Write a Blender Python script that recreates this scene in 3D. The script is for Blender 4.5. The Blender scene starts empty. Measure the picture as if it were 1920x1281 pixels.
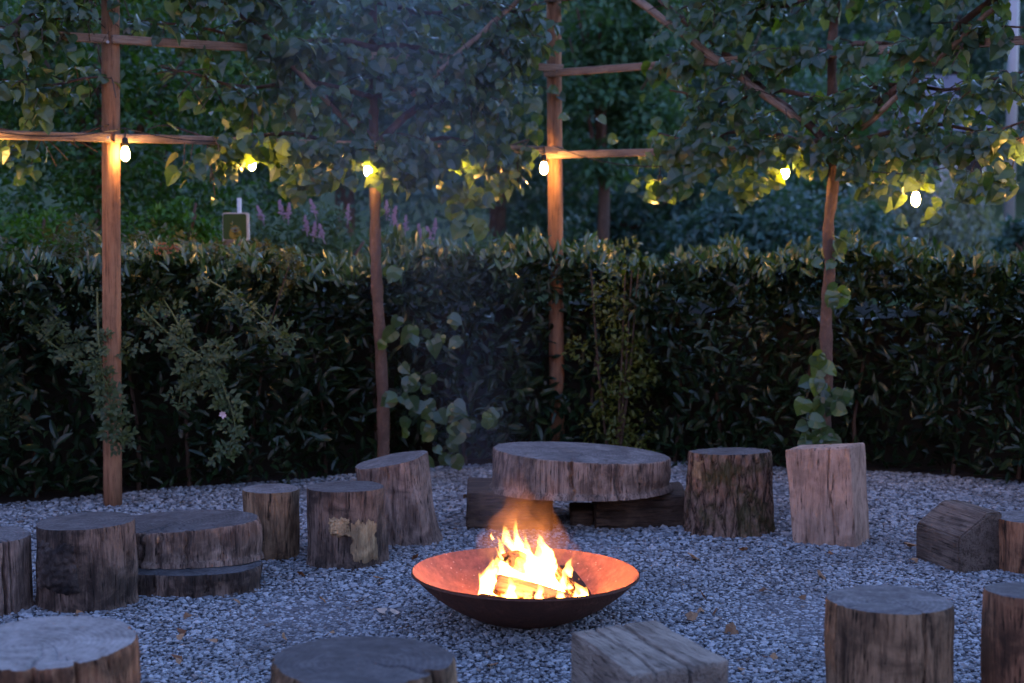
import bpy, bmesh, math, random
import numpy as np
from mathutils import Vector, Matrix, noise

random.seed(7)
rng = np.random.default_rng(7)
scene = bpy.context.scene
COL = scene.collection
R = math.radians

# ------------------------------------------------------------------ camera
F, CX, CY, HORIZON, CAMH = 2950.0, 960.0, 640.5, 400.0, 1.6
PITCH = math.atan((CY - HORIZON) / F)
cam_d = bpy.data.cameras.new('camera')
cam = bpy.data.objects.new('camera', cam_d)
COL.objects.link(cam)
cam.location = (0, 0, CAMH)
cam.rotation_euler = (math.pi / 2 - PITCH, 0, 0)
cam_d.sensor_width = 36.0
cam_d.lens = 36.0 * F / 1920.0
cam_d.clip_end = 500
cam_d.dof.use_dof = True
cam_d.dof.focus_distance = 6.6
cam_d.dof.aperture_fstop = 2.7
scene.camera = cam

# ------------------------------------------------------------------ dusk sky, weak soft sun, exposure
world = bpy.data.worlds.new('World')
scene.world = world
world.use_nodes = True
SUN_EL, SUN_ROT = -2.0, 30.0
wn, wl = world.node_tree.nodes, world.node_tree.links
bg = wn['Background']
sky = wn.new('ShaderNodeTexSky')
sky.sky_type = 'NISHITA'
sky.sun_disc = False
sky.sun_elevation = R(SUN_EL)
sky.sun_rotation = R(SUN_ROT)
sky.dust_density = 1.0
sky.ozone_density = 2.2
wl.new(sky.outputs[0], bg.inputs[0])
bg.inputs[1].default_value = 0.15
sun_d = bpy.data.lights.new('sun', 'SUN')
sun_d.energy = 0.001          # after sunset: only a trace of direct light is left
sun_d.angle = R(12)
sun_d.color = (1.0, 0.8, 0.7)
sun = bpy.data.objects.new('sun', sun_d)
COL.objects.link(sun)
sun.rotation_euler = (R(90 - 1.0), 0, R(180 - SUN_ROT))
sun.location = (0, 20, 20)
vs = scene.view_settings
vs.view_transform = 'Standard'
vs.look = 'None'
vs.gamma = 1
vs.use_curve_mapping = False
vs.exposure = 6.45
cy = scene.cycles
cy.use_denoising = True
cy.use_adaptive_sampling = True
cy.adaptive_threshold = 0.02
cy.max_bounces = 5
cy.diffuse_bounces = 2
cy.glossy_bounces = 2
cy.transmission_bounces = 4
cy.transparent_max_bounces = 8
cy.volume_bounces = 0
cy.caustics_reflective = False
cy.caustics_refractive = False
cy.sample_clamp_indirect = 4.0
cy.volume_step_rate = 1.0
cy.volume_max_steps = 128

# ------------------------------------------------------------------ helpers: camera geometry
FW = Vector((0, math.cos(PITCH), -math.sin(PITCH)))
UP = Vector((0, math.sin(PITCH), math.cos(PITCH)))
def ray(px, py):
    return FW + Vector((1, 0, 0)) * ((px - CX) / F) + UP * (-(py - CY) / F)
def ground(px, py, z=0.0):
    d = ray(px, py)
    return Vector((0, 0, CAMH)) + d * ((z - CAMH) / d.z)
def at(px, py, Y):
    d = ray(px, py)
    return Vector((0, 0, CAMH)) + d * (Y / d.y)
def pix(P):
    P = np.asarray(P, float)
    v = P - np.array([0, 0, CAMH])
    dep = v @ np.array(FW)
    return CX + F * v[..., 0] / dep, CY - F * (v @ np.array(UP)) / dep, dep

# ------------------------------------------------------------------ helpers: objects
def tag(o, label=None, cat=None, group=None, kind=None):
    if label: o['label'] = label
    if cat: o['category'] = cat
    if group: o['group'] = group
    if kind: o['kind'] = kind
    return o
def empty(name, loc, label=None, cat=None, group=None, rz=0.0):
    o = bpy.data.objects.new(name, None)
    o.empty_display_size = 0.1
    COL.objects.link(o)
    o.location = loc
    o.rotation_euler = (0, 0, rz)
    return tag(o, label, cat, group)
def link(name, me, mat=None, parent=None, loc=None):
    o = bpy.data.objects.new(name, me)
    COL.objects.link(o)
    if mat is not None and len(me.materials) == 0:
        me.materials.append(mat)
    if parent is not None:
        o.parent = parent
    if loc is not None:
        o.location = loc
    return o
def np_mesh(name, V, Fc, smooth=False, rnd=None):
    """V (n,3), Fc (m,k) with k 3 or 4; rnd: per-vertex float attribute"""
    V = np.asarray(V, np.float32); Fc = np.asarray(Fc, np.int32)
    me = bpy.data.meshes.new(name)
    k = Fc.shape[1]
    me.vertices.add(len(V)); me.vertices.foreach_set('co', V.ravel())
    me.loops.add(Fc.size); me.loops.foreach_set('vertex_index', Fc.ravel())
    me.polygons.add(len(Fc))
    me.polygons.foreach_set('loop_start', np.arange(0, Fc.size, k, dtype=np.int32))
    me.polygons.foreach_set('loop_total', np.full(len(Fc), k, np.int32))
    me.polygons.foreach_set('use_smooth', np.full(len(Fc), smooth, bool))
    if rnd is not None:
        a = me.attributes.new('rnd', 'FLOAT', 'POINT')
        a.data.foreach_set('value', np.asarray(rnd, np.float32))
    me.update(calc_edges=True)
    return me
class MB:
    """collects polygons of mixed size, then builds one mesh"""
    def __init__(s): s.v = []; s.f = []
    def add(s, vs, fs):
        b = len(s.v); s.v += [tuple(v) for v in vs]; s.f += [[b + i for i in f] for f in fs]
    def box(s, c, d):
        x, y, z = c; a, b, h = d[0] / 2, d[1] / 2, d[2] / 2
        s.add([(x-a,y-b,z-h),(x+a,y-b,z-h),(x+a,y+b,z-h),(x-a,y+b,z-h),(x-a,y-b,z+h),(x+a,y-b,z+h),(x+a,y+b,z+h),(x-a,y+b,z+h)],
              [(0,3,2,1),(4,5,6,7),(0,1,5,4),(1,2,6,5),(2,3,7,6),(3,0,4,7)])
    def tube(s, pts, rad, n=10, cap=True):
        pts = [Vector(p) for p in pts]
        if not hasattr(rad, '__len__'): rad = [rad] * len(pts)
        vs = []; fs = []
        ref = None
        for i, p in enumerate(pts):
            t = (pts[min(i+1, len(pts)-1)] - pts[max(i-1, 0)]).normalized()
            if ref is None:
                ref = Vector((1, 0, 0)) if abs(t.x) < 0.8 else Vector((0, 1, 0))
            a = (ref - t * ref.dot(t)).normalized(); b = t.cross(a); ref = a
            for j in range(n):
                th = 2 * math.pi * j / n
                vs.append(p + (a * math.cos(th) + b * math.sin(th)) * rad[i])
        for i in range(len(pts) - 1):
            for j in range(n):
                k = (j + 1) % n
                fs.append((i*n+j, i*n+k, (i+1)*n+k, (i+1)*n+j))
        if cap:
            fs.append(tuple(range(n))[::-1]); fs.append(tuple(range((len(pts)-1)*n, len(pts)*n)))
        s.add(vs, fs)
    def lathe(s, prof, n=48, c=(0, 0, 0)):
        vs = []; fs = []
        for r, z in prof:
            for j in range(n):
                th = 2 * math.pi * j / n
                vs.append((c[0] + r * math.cos(th), c[1] + r * math.sin(th), c[2] + z))
        for i in range(len(prof) - 1):
            for j in range(n):
                k = (j + 1) % n
                fs.append((i*n+j, i*n+k, (i+1)*n+k, (i+1)*n+j))
        s.add(vs, fs)
    def build(s, name, mat, parent=None, smooth=False, loc=None):
        me = bpy.data.meshes.new(name)
        me.from_pydata(s.v, [], s.f)
        if smooth:
            me.polygons.foreach_set('use_smooth', [True] * len(me.polygons))
        me.update()
        return link(name, me, mat, parent, loc)

# ------------------------------------------------------------------ helpers: node materials
class NT:
    def __init__(s, name):
        s.m = bpy.data.materials.new(name); s.m.use_nodes = True
        s.t = s.m.node_tree; s.t.nodes.clear()
        s.out = s.t.nodes.new('ShaderNodeOutputMaterial')
    def n(s, typ, ins=None, **props):
        nd = s.t.nodes.new('ShaderNode' + typ)
        for k, v in props.items(): setattr(nd, k, v)
        for k, v in (ins or {}).items(): s.set(nd.inputs[k], v)
        return nd
    def set(s, sock, v):
        if isinstance(v, bpy.types.NodeSocket): s.t.links.new(v, sock)
        elif hasattr(v, 'outputs'): s.t.links.new(v.outputs[0], sock)
        else:
            if hasattr(v, '__len__') and len(v) == 3 and sock.type == 'RGBA': v = (*v, 1)
            sock.default_value = v
    def coord(s, scale=(1, 1, 1), which='Object', rot=(0, 0, 0), loc=(0, 0, 0)):
        tc = s.n('TexCoord')
        return s.n('Mapping', {'Vector': tc.outputs[which], 'Scale': scale, 'Rotation': rot, 'Location': loc})
    def noise(s, vec, scale, detail=5, rough=0.6, dist=0.0):
        return s.n('TexNoise', {'Vector': vec, 'Scale': scale, 'Detail': detail, 'Roughness': rough, 'Distortion': dist})
    def ramp(s, fac, stops, interp='LINEAR'):
        nd = s.n('ValToRGB', {'Fac': fac}); cr = nd.color_ramp; cr.interpolation = interp
        while len(cr.elements) > 1: cr.elements.remove(cr.elements[0])
        for i, (p, c) in enumerate(stops):
            e = cr.elements[0] if i == 0 else cr.elements.new(p)
            e.position = p
            c = (c, c, c) if not hasattr(c, '__len__') else c
            e.color = (*c, 1)
        return nd
    def mix(s, fac, a, b, mode='MIX'):
        nd = s.n('Mix', data_type='RGBA', blend_type=mode)
        s.set(nd.inputs[0], fac); s.set(nd.inputs[6], a); s.set(nd.inputs[7], b)
        return nd.outputs[2]
    def math(s, op, a, b=0.0, clamp=False):
        return s.n('Math', {0: a, 1: b}, operation=op, use_clamp=clamp).outputs[0]
    def bump(s, h, strength=0.5, dist=0.01, normal=None):
        d = {'Height': h, 'Strength': strength, 'Distance': dist}
        if normal is not None: d['Normal'] = normal
        return s.n('Bump', d)
    def pbr(s, col, rough=0.8, spec=0.4, normal=None, metal=0.0):
        d = {'Base Color': col, 'Roughness': rough, 'Specular IOR Level': spec, 'Metallic': metal}
        if normal is not None: d['Normal'] = normal
        return s.n('BsdfPrincipled', d)
    def surf(s, sh):
        s.set(s.out.inputs['Surface'], sh); return s.m
    def vol(s, sh):
        s.set(s.out.inputs['Volume'], sh); return s.m

def mat_plain(name, col, rough=0.7, spec=0.3, metal=0.0, var=0.25, scale=20):
    t = NT(name)
    nz = t.noise(t.coord(), scale, 4)
    c = t.mix(nz.outputs[0], tuple(x * (1 - var) for x in col), tuple(min(1, x * (1 + var)) for x in col))
    return t.surf(t.pbr(c, rough, spec, metal=metal))

def mat_leaf(name, cols, trans=0.35, rough=0.45, spec=0.5, trans_gain=1.6, patch=None, patch_scale=0.9, under=None):
    """cols: ramp colours picked per leaf"""
    t = NT(name)
    at_ = t.n('Attribute', attribute_name='rnd')
    oi = t.n('ObjectInfo')
    v = t.math('FRACT', t.math('ADD', at_.outputs['Fac'], oi.outputs['Random']))
    c = t.ramp(v, [(i / (len(cols) - 1), k) for i, k in enumerate(cols)]).outputs[0]
    if patch:
        geo = t.n('NewGeometry')
        nz = t.noise(geo.outputs['Position'], patch_scale, 3, 0.6)
        f = t.ramp(nz.outputs[0], [(0.48, 0), (0.66, 1)])
        c = t.mix(f.outputs[0], c, patch)
    fine = t.noise(t.coord(), 60, 3)
    c = t.mix(t.math('MULTIPLY', fine.outputs[0], 0.3), c, (0.015, 0.03, 0.01))
    if under:
        c = t.mix(t.math('MULTIPLY', t.n('NewGeometry').outputs['Backfacing'], 0.75), c, under)     # paler leaf underside
    p = t.pbr(c, rough, spec)
    tc = t.mix(1.0, c, (trans_gain * 1.25, trans_gain, trans_gain * 0.25), 'MULTIPLY')
    tr = t.n('BsdfTranslucent', {'Color': tc})
    return t.surf(t.n('MixShader', {0: trans, 1: p, 2: tr}))

def mat_wood_side(name, light, mid, dark, stain=(0.02, 0.016, 0.016), axis='z', stain_amt=0.55, moss=None, streak=1.0, bump=0.6):
    """weathered wood seen along the grain: streaks, dark checks, stains"""
    light, mid, dark, stain = ((c_[0] * 1.06, c_[1] * .99, c_[2] * .84) for c_ in (light, mid, dark, stain))
    t = NT(name)
    sc = {'z': (9 * streak, 9 * streak, 0.9), 'x': (0.9, 9 * streak, 9 * streak), 'y': (9 * streak, 0.9, 9 * streak)}[axis]
    co = t.coord(sc)
    raw = t.coord()
    n1 = t.noise(co, 2.0, 8, 0.7, 0.35)
    n2 = t.noise(co, 9.0, 5, 0.65)
    n3 = t.noise(raw, 5.5, 5, 0.6, 0.6)
    f = t.math('ADD', t.math('MULTIPLY', n1.outputs[0], 0.7), t.math('MULTIPLY', n2.outputs[0], 0.3))
    c = t.ramp(f, [(0.39, dark), (0.47, mid), (0.54, light), (0.60, mid), (0.66, dark)]).outputs[0]
    checks = t.ramp(n2.outputs[0], [(0.34, 1), (0.40, 0)])
    c = t.mix(checks.outputs[0], c, stain)
    sf = t.ramp(n3.outputs[0], [(0.44, 0), (0.58, 1)])
    c = t.mix(t.math('MULTIPLY', sf.outputs[0], stain_amt), c, stain)
    bl = t.ramp(t.noise(raw, 16.0, 6, 0.7, 0.4).outputs[0], [(0.54, 0), (0.66, 1)])
    c = t.mix(t.math('MULTIPLY', bl.outputs[0], 0.35), c, light)
    if moss:
        mf = t.ramp(t.noise(raw, 7.0, 6, 0.7).outputs[0], [(0.5, 0), (0.62, 1)])
        c = t.mix(t.math('MULTIPLY', mf.outputs[0], 0.7), c, moss)
    h = t.math('ADD', t.math('MULTIPLY', n1.outputs[0], 0.6), t.math('MULTIPLY', n2.outputs[0], 0.7))
    h = t.math('SUBTRACT', h, t.math('MULTIPLY', checks.outputs[0], 0.3))
    b = t.bump(h, min(1, bump * 1.5), 0.025)
    return t.surf(t.pbr(c, 0.85, 0.25, b))

def mat_wood_end(name, light, mid, dark, ring=60.0):
    """weathered end grain: growth rings, radial checks, grey bloom"""
    t = NT(name)
    raw = t.coord()
    nz = t.noise(raw, 4.0, 4, 0.6)
    sep = t.n('SeparateXYZ', {0: raw})
    warp = t.n('VectorMath', {0: raw, 1: t.n('VectorMath', {0: nz.outputs[1], 'Scale': 0.06}, operation='SCALE')}, operation='ADD')
    s2 = t.n('SeparateXYZ', {0: warp})
    rr = t.math('SQRT', t.math('ADD', t.math('MULTIPLY', s2.outputs[0], s2.outputs[0]), t.math('MULTIPLY', s2.outputs[1], s2.outputs[1])))
    wv = t.math('SINE', t.math('MULTIPLY', rr, ring * 6.283))
    ang = t.math('ARCTAN2', s2.outputs[1], s2.outputs[0])
    cmb = t.n('CombineXYZ', {0: t.math('MULTIPLY', ang, 3.2), 1: t.math('MULTIPLY', rr, 2.0), 2: 0.0})
    rad = t.noise(cmb, 3.0, 6, 0.75)
    fine = t.noise(raw, 45, 6, 0.75)
    patch = t.noise(raw, 6, 5, 0.65, 0.8)
    f = t.math('ADD', t.math('MULTIPLY', fine.outputs[0], 0.45), t.math('MULTIPLY', patch.outputs[0], 0.55))
    f = t.math('ADD', f, t.math('MULTIPLY', wv, 0.025))
    c = t.ramp(f, [(0.36, dark), (0.5, mid), (0.64, light)]).outputs[0]
    chk = t.ramp(rad.outputs[0], [(0.29, 1), (0.34, 0)])
    c = t.mix(t.math('MULTIPLY', chk.outputs[0], 0.8), c, (0.012, 0.011, 0.011))
    h = t.math('ADD', t.math('MULTIPLY', fine.outputs[0], 0.7), t.math('MULTIPLY', t.math('SUBTRACT', 1.0, chk.outputs[0]), 0.8))
    h = t.math('ADD', h, t.math('MULTIPLY', wv, 0.08))
    return t.surf(t.pbr(c, 0.8, 0.3, t.bump(h, 0.6, 0.012)))

def mat_rough(name, light, dark, scale=28):
    t = NT(name)
    co = t.coord((1, 1, .7))
    a = t.noise(co, scale, 8, 0.75, 0.8); b = t.noise(co, scale * .35, 5, 0.6, 0.5)
    f = t.math('MULTIPLY', t.math('ADD', a.outputs[0], b.outputs[0]), .5)
    c = t.ramp(f, [(0.4, dark), (0.52, tuple((x + y) * .4 for x, y in zip(light, dark))), (0.64, light)]).outputs[0]
    return t.surf(t.pbr(c, 0.85, 0.3, t.bump(f, 1.0, 0.03)))

def mat_bark(name, light, dark, scale=(16, 16, 3.2), moss=None, bump=1.0):
    t = NT(name)
    co = t.coord(scale)
    wn_ = t.noise(co, 0.9, 5, 0.65)
    wc = t.n('VectorMath', {0: co, 1: t.n('VectorMath', {0: wn_.outputs[1], 'Scale': 1.5}, operation='SCALE')}, operation='ADD')
    vo = t.n('TexVoronoi', {'Vector': wc, 'Scale': 1.5, 'Randomness': 1.0}, feature='DISTANCE_TO_EDGE')
    nz = t.noise(co, 3.0, 8, 0.75, 0.8)
    cr = t.ramp(vo.outputs[0], [(0.0, 0.12), (0.05, 0.55), (0.2, 1)])
    f = t.math('MULTIPLY', cr.outputs[0], nz.outputs[0])
    c = t.ramp(f, [(0.12, dark), (0.4, tuple((a + b) / 2 for a, b in zip(light, dark))), (0.62, light)]).outputs[0]
    if moss:
        mf = t.ramp(t.noise(t.coord(), 6.0, 6, 0.7).outputs[0], [(0.47, 0), (0.6, 1)])
        c = t.mix(t.math('MULTIPLY', mf.outputs[0], 0.75), c, moss)
    return t.surf(t.pbr(c, 0.9, 0.2, t.bump(f, bump, 0.03)))

# ------------------------------------------------------------------ materials
def gravel_mat():
    t = NT('gravel_stones')
    a = t.n('Attribute', attribute_name='rnd')
    c = t.ramp(a.outputs['Fac'], [(0.0, (0.05, 0.053, 0.058)), (0.28, (0.165, 0.185, 0.2)), (0.5, (0.28, 0.315, 0.335)),
                                  (0.82, (0.46, 0.5, 0.52)), (0.9, (0.22, 0.17, 0.13)), (0.96, (0.5, 0.5, 0.5)), (1.0, (0.12, 0.09, 0.07))]).outputs[0]
    nz = t.noise(t.coord(), 90, 4)
    c = t.mix(t.math('MULTIPLY', nz.outputs[0], 0.4), c, (0.08, 0.08, 0.09))
    dirt = t.ramp(t.noise(t.coord(), 1.7, 5, 0.65, 0.5).outputs[0], [(0.5, 0), (0.68, 1)])
    c = t.mix(t.math('MULTIPLY', dirt.outputs[0], 0.5), c, (0.075, 0.068, 0.062))
    return t.surf(t.pbr(c, 0.7, 0.35))
def ground_mat(name, c1, c2, scale, c3=None):
    t = NT(name)
    co = t.coord()
    a = t.noise(co, scale, 8, 0.7); b = t.noise(co, scale * 0.07, 4, 0.6)
    c = t.mix(a.outputs[0], c1, c2)
    if c3: c = t.mix(t.ramp(b.outputs[0], [(0.42, 0), (0.6, 1)]).outputs[0], c, c3)
    return t.surf(t.pbr(c, 0.95, 0.15, t.bump(a.outputs[0], 0.8, 0.02)))

M = {}
M['gravel'] = gravel_mat()
M['bed'] = ground_mat('gravel_bed', (0.05, 0.052, 0.058), (0.2, 0.205, 0.22), 60)
M['soil'] = ground_mat('soil', (0.02, 0.016, 0.012), (0.07, 0.055, 0.042), 25)
M['meadow'] = ground_mat('meadow_grass', (0.03, 0.055, 0.018), (0.07, 0.11, 0.035), 8, (0.06, 0.075, 0.03))
M['post'] = mat_wood_side('larch_post', (0.36, 0.2, 0.125), (0.28, 0.15, 0.095), (0.17, 0.085, 0.055), (0.1, 0.055, 0.04), 'z', 0.25, None, 1.6, 0.35)
M['rail'] = mat_wood_side('weathered_rail', (0.36, 0.28, 0.24), (0.27, 0.2, 0.17), (0.17, 0.12, 0.1), (0.09, 0.06, 0.05), 'x', 0.3, None, 2.2, 0.35)
M['trunk'] = mat_rough('linden_bark', (0.22, 0.14, 0.105), (0.09, 0.058, 0.045), 22)
M['limb'] = mat_rough('linden_limb', (0.21, 0.13, 0.1), (0.08, 0.05, 0.042), 30)
M['linden'] = mat_leaf('linden_leaf', [(0.02, 0.05, 0.024), (0.045, 0.1, 0.048), (0.03, 0.075, 0.036), (0.085, 0.15, 0.03), (0.025, 0.06, 0.034), (0.06, 0.115, 0.06), (0.038, 0.08, 0.036)], 0.36, 0.32, 0.75, 2.2, under=(0.12, 0.15, 0.11))
M['laurel'] = mat_leaf('laurel_leaf', [(0.008, 0.022, 0.009), (0.013, 0.034, 0.012), (0.009, 0.026, 0.012), (0.02, 0.042, 0.012), (0.014, 0.02, 0.009)], 0.15, 0.33, 0.4, 1.6)
M['laurel_young_glint'] = mat_leaf('young_laurel_leaf_glint', [(0.018, 0.055, 0.02), (0.035, 0.1, 0.03), (0.025, 0.075, 0.04), (0.05, 0.115, 0.025), (0.04, 0.09, 0.04)], 0.2, 0.3, 1.0, 1.6)  # young leaf green, lightened further in place of sky glints on top
M['privet'] = mat_leaf('privet_leaf', [(0.06, 0.09, 0.015), (0.1, 0.12, 0.02), (0.075, 0.1, 0.02)], 0.3, 0.4, 0.4, 1.8)
M['rose'] = mat_leaf('rose_leaf', [(0.045, 0.08, 0.035), (0.06, 0.1, 0.045), (0.07, 0.1, 0.03)], 0.3, 0.45, 0.4, 1.6)
M['rosetop'] = mat_leaf('bramble_leaf', [(0.05, 0.07, 0.03), (0.075, 0.09, 0.03), (0.09, 0.085, 0.03)], 0.3, 0.5, 0.4, 1.6)
M['hazel'] = mat_leaf('hazel_leaf', [(0.02, 0.075, 0.02), (0.038, 0.12, 0.025), (0.06, 0.17, 0.03), (0.026, 0.085, 0.036)], 0.3, 0.35, 0.55, 1.7)
M['lime'] = mat_leaf('fresh_leaf', [(0.05, 0.16, 0.02), (0.08, 0.22, 0.025), (0.04, 0.12, 0.025)], 0.35, 0.4, 0.45, 1.6)
M['steel'] = mat_rough('dark_steel', (0.17, 0.075, 0.05), (0.08, 0.038, 0.028), 40)
M['budd'] = mat_leaf('buddleia_leaf', [(0.06, 0.13, 0.08), (0.1, 0.17, 0.12), (0.06, 0.14, 0.07)], 0.3, 0.5, 0.4, 1.5)
M['far1_haze'] = mat_leaf('dark_leaf_haze', [(0.036, 0.11, 0.1), (0.07, 0.165, 0.135), (0.046, 0.125, 0.115)], 0.28, 0.4, 0.6, 1.5)  # blue-green lift in the leaf colour stands in for haze
M['far2_haze'] = mat_leaf('mid_leaf_haze', [(0.06, 0.17, 0.095), (0.09, 0.22, 0.11), (0.06, 0.16, 0.1)], 0.3, 0.45, 0.5, 1.5)  # leaf green raised and blued in place of hazy air
M['willow'] = mat_leaf('willow_leaf_haze', [(0.2, 0.27, 0.23), (0.25, 0.32, 0.27), (0.2, 0.26, 0.23)], 0.3, 0.55, 0.35, 1.4)  # grey-green willow, colour lifted to take the place of haze
M['stem'] = mat_plain('green_stem', (0.1, 0.12, 0.04), 0.6)
M['twig'] = mat_plain('brown_twig', (0.07, 0.045, 0.03), 0.8)
M['core'] = mat_plain('twig_shade_core', (0.022, 0.02, 0.014), 0.95, 0.1, 0, 0.5, 30)  # dark colour stands in for the shade inside the hedge
M['lilac'] = mat_plain('lilac_flower', (0.36, 0.27, 0.42), 0.7, 0.2, 0, 0.3, 60)
M['pink'] = mat_plain('pale_rose_petals', (0.6, 0.45, 0.46), 0.6, 0.2, 0, 0.2, 60)
M['seed'] = mat_plain('brown_seed_head', (0.22, 0.1, 0.05), 0.8, 0.2, 0, 0.3, 60)
M['bulb_cap'] = mat_plain('black_rubber', (0.012, 0.012, 0.013), 0.5, 0.4)
M['steel_outer'] = None
def rust():
    t = NT('rusted_steel')
    co = t.coord()
    a = t.noise(co, 30, 8, 0.75); b = t.noise(co, 5, 5, 0.6)
    c = t.ramp(a.outputs[0], [(0.3, (0.1, 0.04, 0.028)), (0.5, (0.2, 0.075, 0.05)), (0.66, (0.3, 0.12, 0.08))]).outputs[0]
    c = t.mix(t.ramp(b.outputs[0], [(0.45, 0), (0.7, 0.6)]).outputs[0], c, (0.12, 0.055, 0.04))
    fl = t.ramp(t.noise(co, 70, 2, 0.5).outputs[0], [(0.70, 0), (0.74, 1)])
    c = t.mix(fl.outputs[0], c, (0.55, 0.42, 0.33))
    return t.surf(t.pbr(c, 0.62, 0.4, t.bump(a.outputs[0], 0.35, 0.004)))
M['rust'] = rust()
M['ash'] = ground_mat('wood_ash', (0.3, 0.27, 0.24), (0.55, 0.52, 0.48), 40)
def firelog():
    t = NT('burning_wood')
    co = t.coord((1.5, 14, 14))
    a = t.noise(co, 2.5, 7, 0.7, 0.3)
    c = t.ramp(a.outputs[0], [(0.3, (0.16, 0.07, 0.03)), (0.5, (0.42, 0.22, 0.1)), (0.7, (0.55, 0.32, 0.16))]).outputs[0]
    ch = t.ramp(t.noise(t.coord(), 9, 5, 0.7).outputs[0], [(0.52, 0), (0.6, 1)])
    c = t.mix(ch.outputs[0], c, (0.02, 0.014, 0.01))
    return t.surf(t.pbr(c, 0.9, 0.1, t.bump(a.outputs[0], 0.6, 0.01)))
M['firelog'] = firelog()
def charlog():
    t = NT('charred_wood')
    co = t.coord((5, 16, 16))
    v = t.n('TexVoronoi', {'Vector': co, 'Scale': 2.0}, feature='DISTANCE_TO_EDGE')
    g = t.ramp(v.outputs[0], [(0.0, 1), (0.07, 0)])
    c = t.mix(t.noise(co, 3, 5).outputs[0], (0.012, 0.009, 0.008), (0.06, 0.03, 0.02))
    p = t.pbr(c, 0.9, 0.2, t.bump(v.outputs[0], 0.8, 0.01))
    nz = t.ramp(t.noise(t.coord(), 12, 3).outputs[0], [(0.5, 0), (0.65, 1)])
    e = t.math('MULTIPLY', t.math('MULTIPLY', g.outputs[0], nz.outputs[0]), .15)
    t.set(p.inputs['Emission Color'], (1.0, 0.25, 0.04)); t.set(p.inputs['Emission Strength'], e)
    return t.surf(p)
M['charlog'] = charlog()
def bulb_mat():
    t = NT('lit_bulb_glass')
    e = t.n('Emission', {'Color': (1.0, 0.5, 0.14, 1), 'Strength': 3.1})
    return t.surf(e)
M['bulb'] = bulb_mat()
M['sign_green'] = mat_plain('sign_green_paint', (0.03, 0.075, 0.02), 0.4, 0.4, 0, 0.15)
M['sign_grey'] = mat_plain('sign_grey_print', (0.2, 0.17, 0.15), 0.5, 0.3, 0, 0.15)
M['sign_yellow'] = mat_plain('sign_yellow_print', (0.28, 0.2, 0.03), 0.5, 0.3, 0, 0.15)
M['sign_red'] = mat_plain('sign_dark_red_print', (0.08, 0.03, 0.015), 0.5, 0.3)
M['white_paint'] = mat_plain('white_paint', (0.62, 0.62, 0.62), 0.4, 0.4, 0, 0.08)
M['galv'] = mat_plain('galvanised_steel', (0.42, 0.44, 0.47), 0.5, 0.5, 0.3, 0.12)
M['slate'] = mat_plain('slate_roof', (0.2, 0.2, 0.25), 0.5, 0.4, 0, 0.2, 6)
M['render_wall'] = mat_plain('render_wall', (0.4, 0.4, 0.42), 0.8, 0.2, 0, 0.1, 4)
M['dryleaf'] = None
def dry():
    t = NT('dry_leaf')
    oi = t.n('ObjectInfo')
    c = t.ramp(oi.outputs['Random'], [(0, (0.14, 0.06, 0.03)), (0.35, (0.24, 0.11, 0.05)), (0.7, (0.33, 0.2, 0.11)), (1, (0.1, 0.05, 0.03))]).outputs[0]
    return t.surf(t.pbr(c, 0.8, 0.2))
M['dryleaf'] = dry()
M['paleleaf'] = mat_plain('pale_dry_leaf', (0.5, 0.42, 0.33), 0.8, 0.2)
# stump woods
PK = (0.33, 0.265, 0.25); PM = (0.18, 0.137, 0.13); PD = (0.065, 0.05, 0.048)
M['side_purple'] = mat_wood_side('weathered_side_mauve', PK, PM, PD, (0.028, 0.022, 0.024), 'z', 0.6)
M['side_dark'] = mat_wood_side('weathered_side_dark', (0.21, 0.165, 0.15), (0.1, 0.076, 0.07), (0.038, 0.03, 0.028), (0.013, 0.011, 0.011), 'z', 0.75)
M['side_brown'] = mat_wood_side('weathered_side_brown', (0.3, 0.22, 0.155), (0.17, 0.12, 0.085), (0.06, 0.044, 0.033), (0.025, 0.02, 0.016), 'z', 0.6)
M['side_red'] = mat_wood_side('weathered_side_red', (0.34, 0.2, 0.13), (0.22, 0.12, 0.08), (0.09, 0.055, 0.04), (0.022, 0.017, 0.014), 'z', 0.65)
M['side_pink'] = mat_wood_side('sawn_side_pink', (0.44, 0.33, 0.29), (0.34, 0.25, 0.22), (0.21, 0.15, 0.13), (0.11, 0.075, 0.06), 'z', 0.5, None, 0.9, 0.5)
M['slab_side'] = mat_wood_side('slab_side', (0.36, 0.29, 0.265), (0.19, 0.145, 0.135), (0.07, 0.053, 0.05), (0.025, 0.02, 0.02), 'z', 0.6, None, 1.6)
M['bark_moss'] = mat_bark('mossy_bark', (0.36, 0.24, 0.17), (0.045, 0.03, 0.024), (15, 15, 3.6), (0.07, 0.07, 0.025), 1.0)
M['bark_dark'] = mat_rough('black_burl_bark', (0.12, 0.095, 0.08), (0.012, 0.01, 0.01))
M['bark_pale'] = mat_wood_side('pale_bare_wood', (0.46, 0.37, 0.24), (0.33, 0.25, 0.16), (0.15, 0.11, 0.08), (0.06, 0.045, 0.035), 'z', 0.6, None, 0.8, 0.5)
M['end_dark'] = mat_wood_end('end_grain_dark', (0.12, 0.118, 0.12), (0.06, 0.058, 0.06), (0.028, 0.027, 0.028))
M['end_grey'] = mat_wood_end('end_grain_grey', (0.21, 0.205, 0.2), (0.105, 0.102, 0.102), (0.045, 0.043, 0.045))
M['end_pale'] = mat_wood_end('end_grain_pale', (0.36, 0.34, 0.32), (0.24, 0.225, 0.21), (0.11, 0.1, 0.095))
M['beam_x'] = mat_wood_side('beam_wood', (0.33, 0.31, 0.3), (0.23, 0.21, 0.205), (0.12, 0.105, 0.1), (0.05, 0.042, 0.04), 'x', 0.45, None, 1.3, 0.6)
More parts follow.
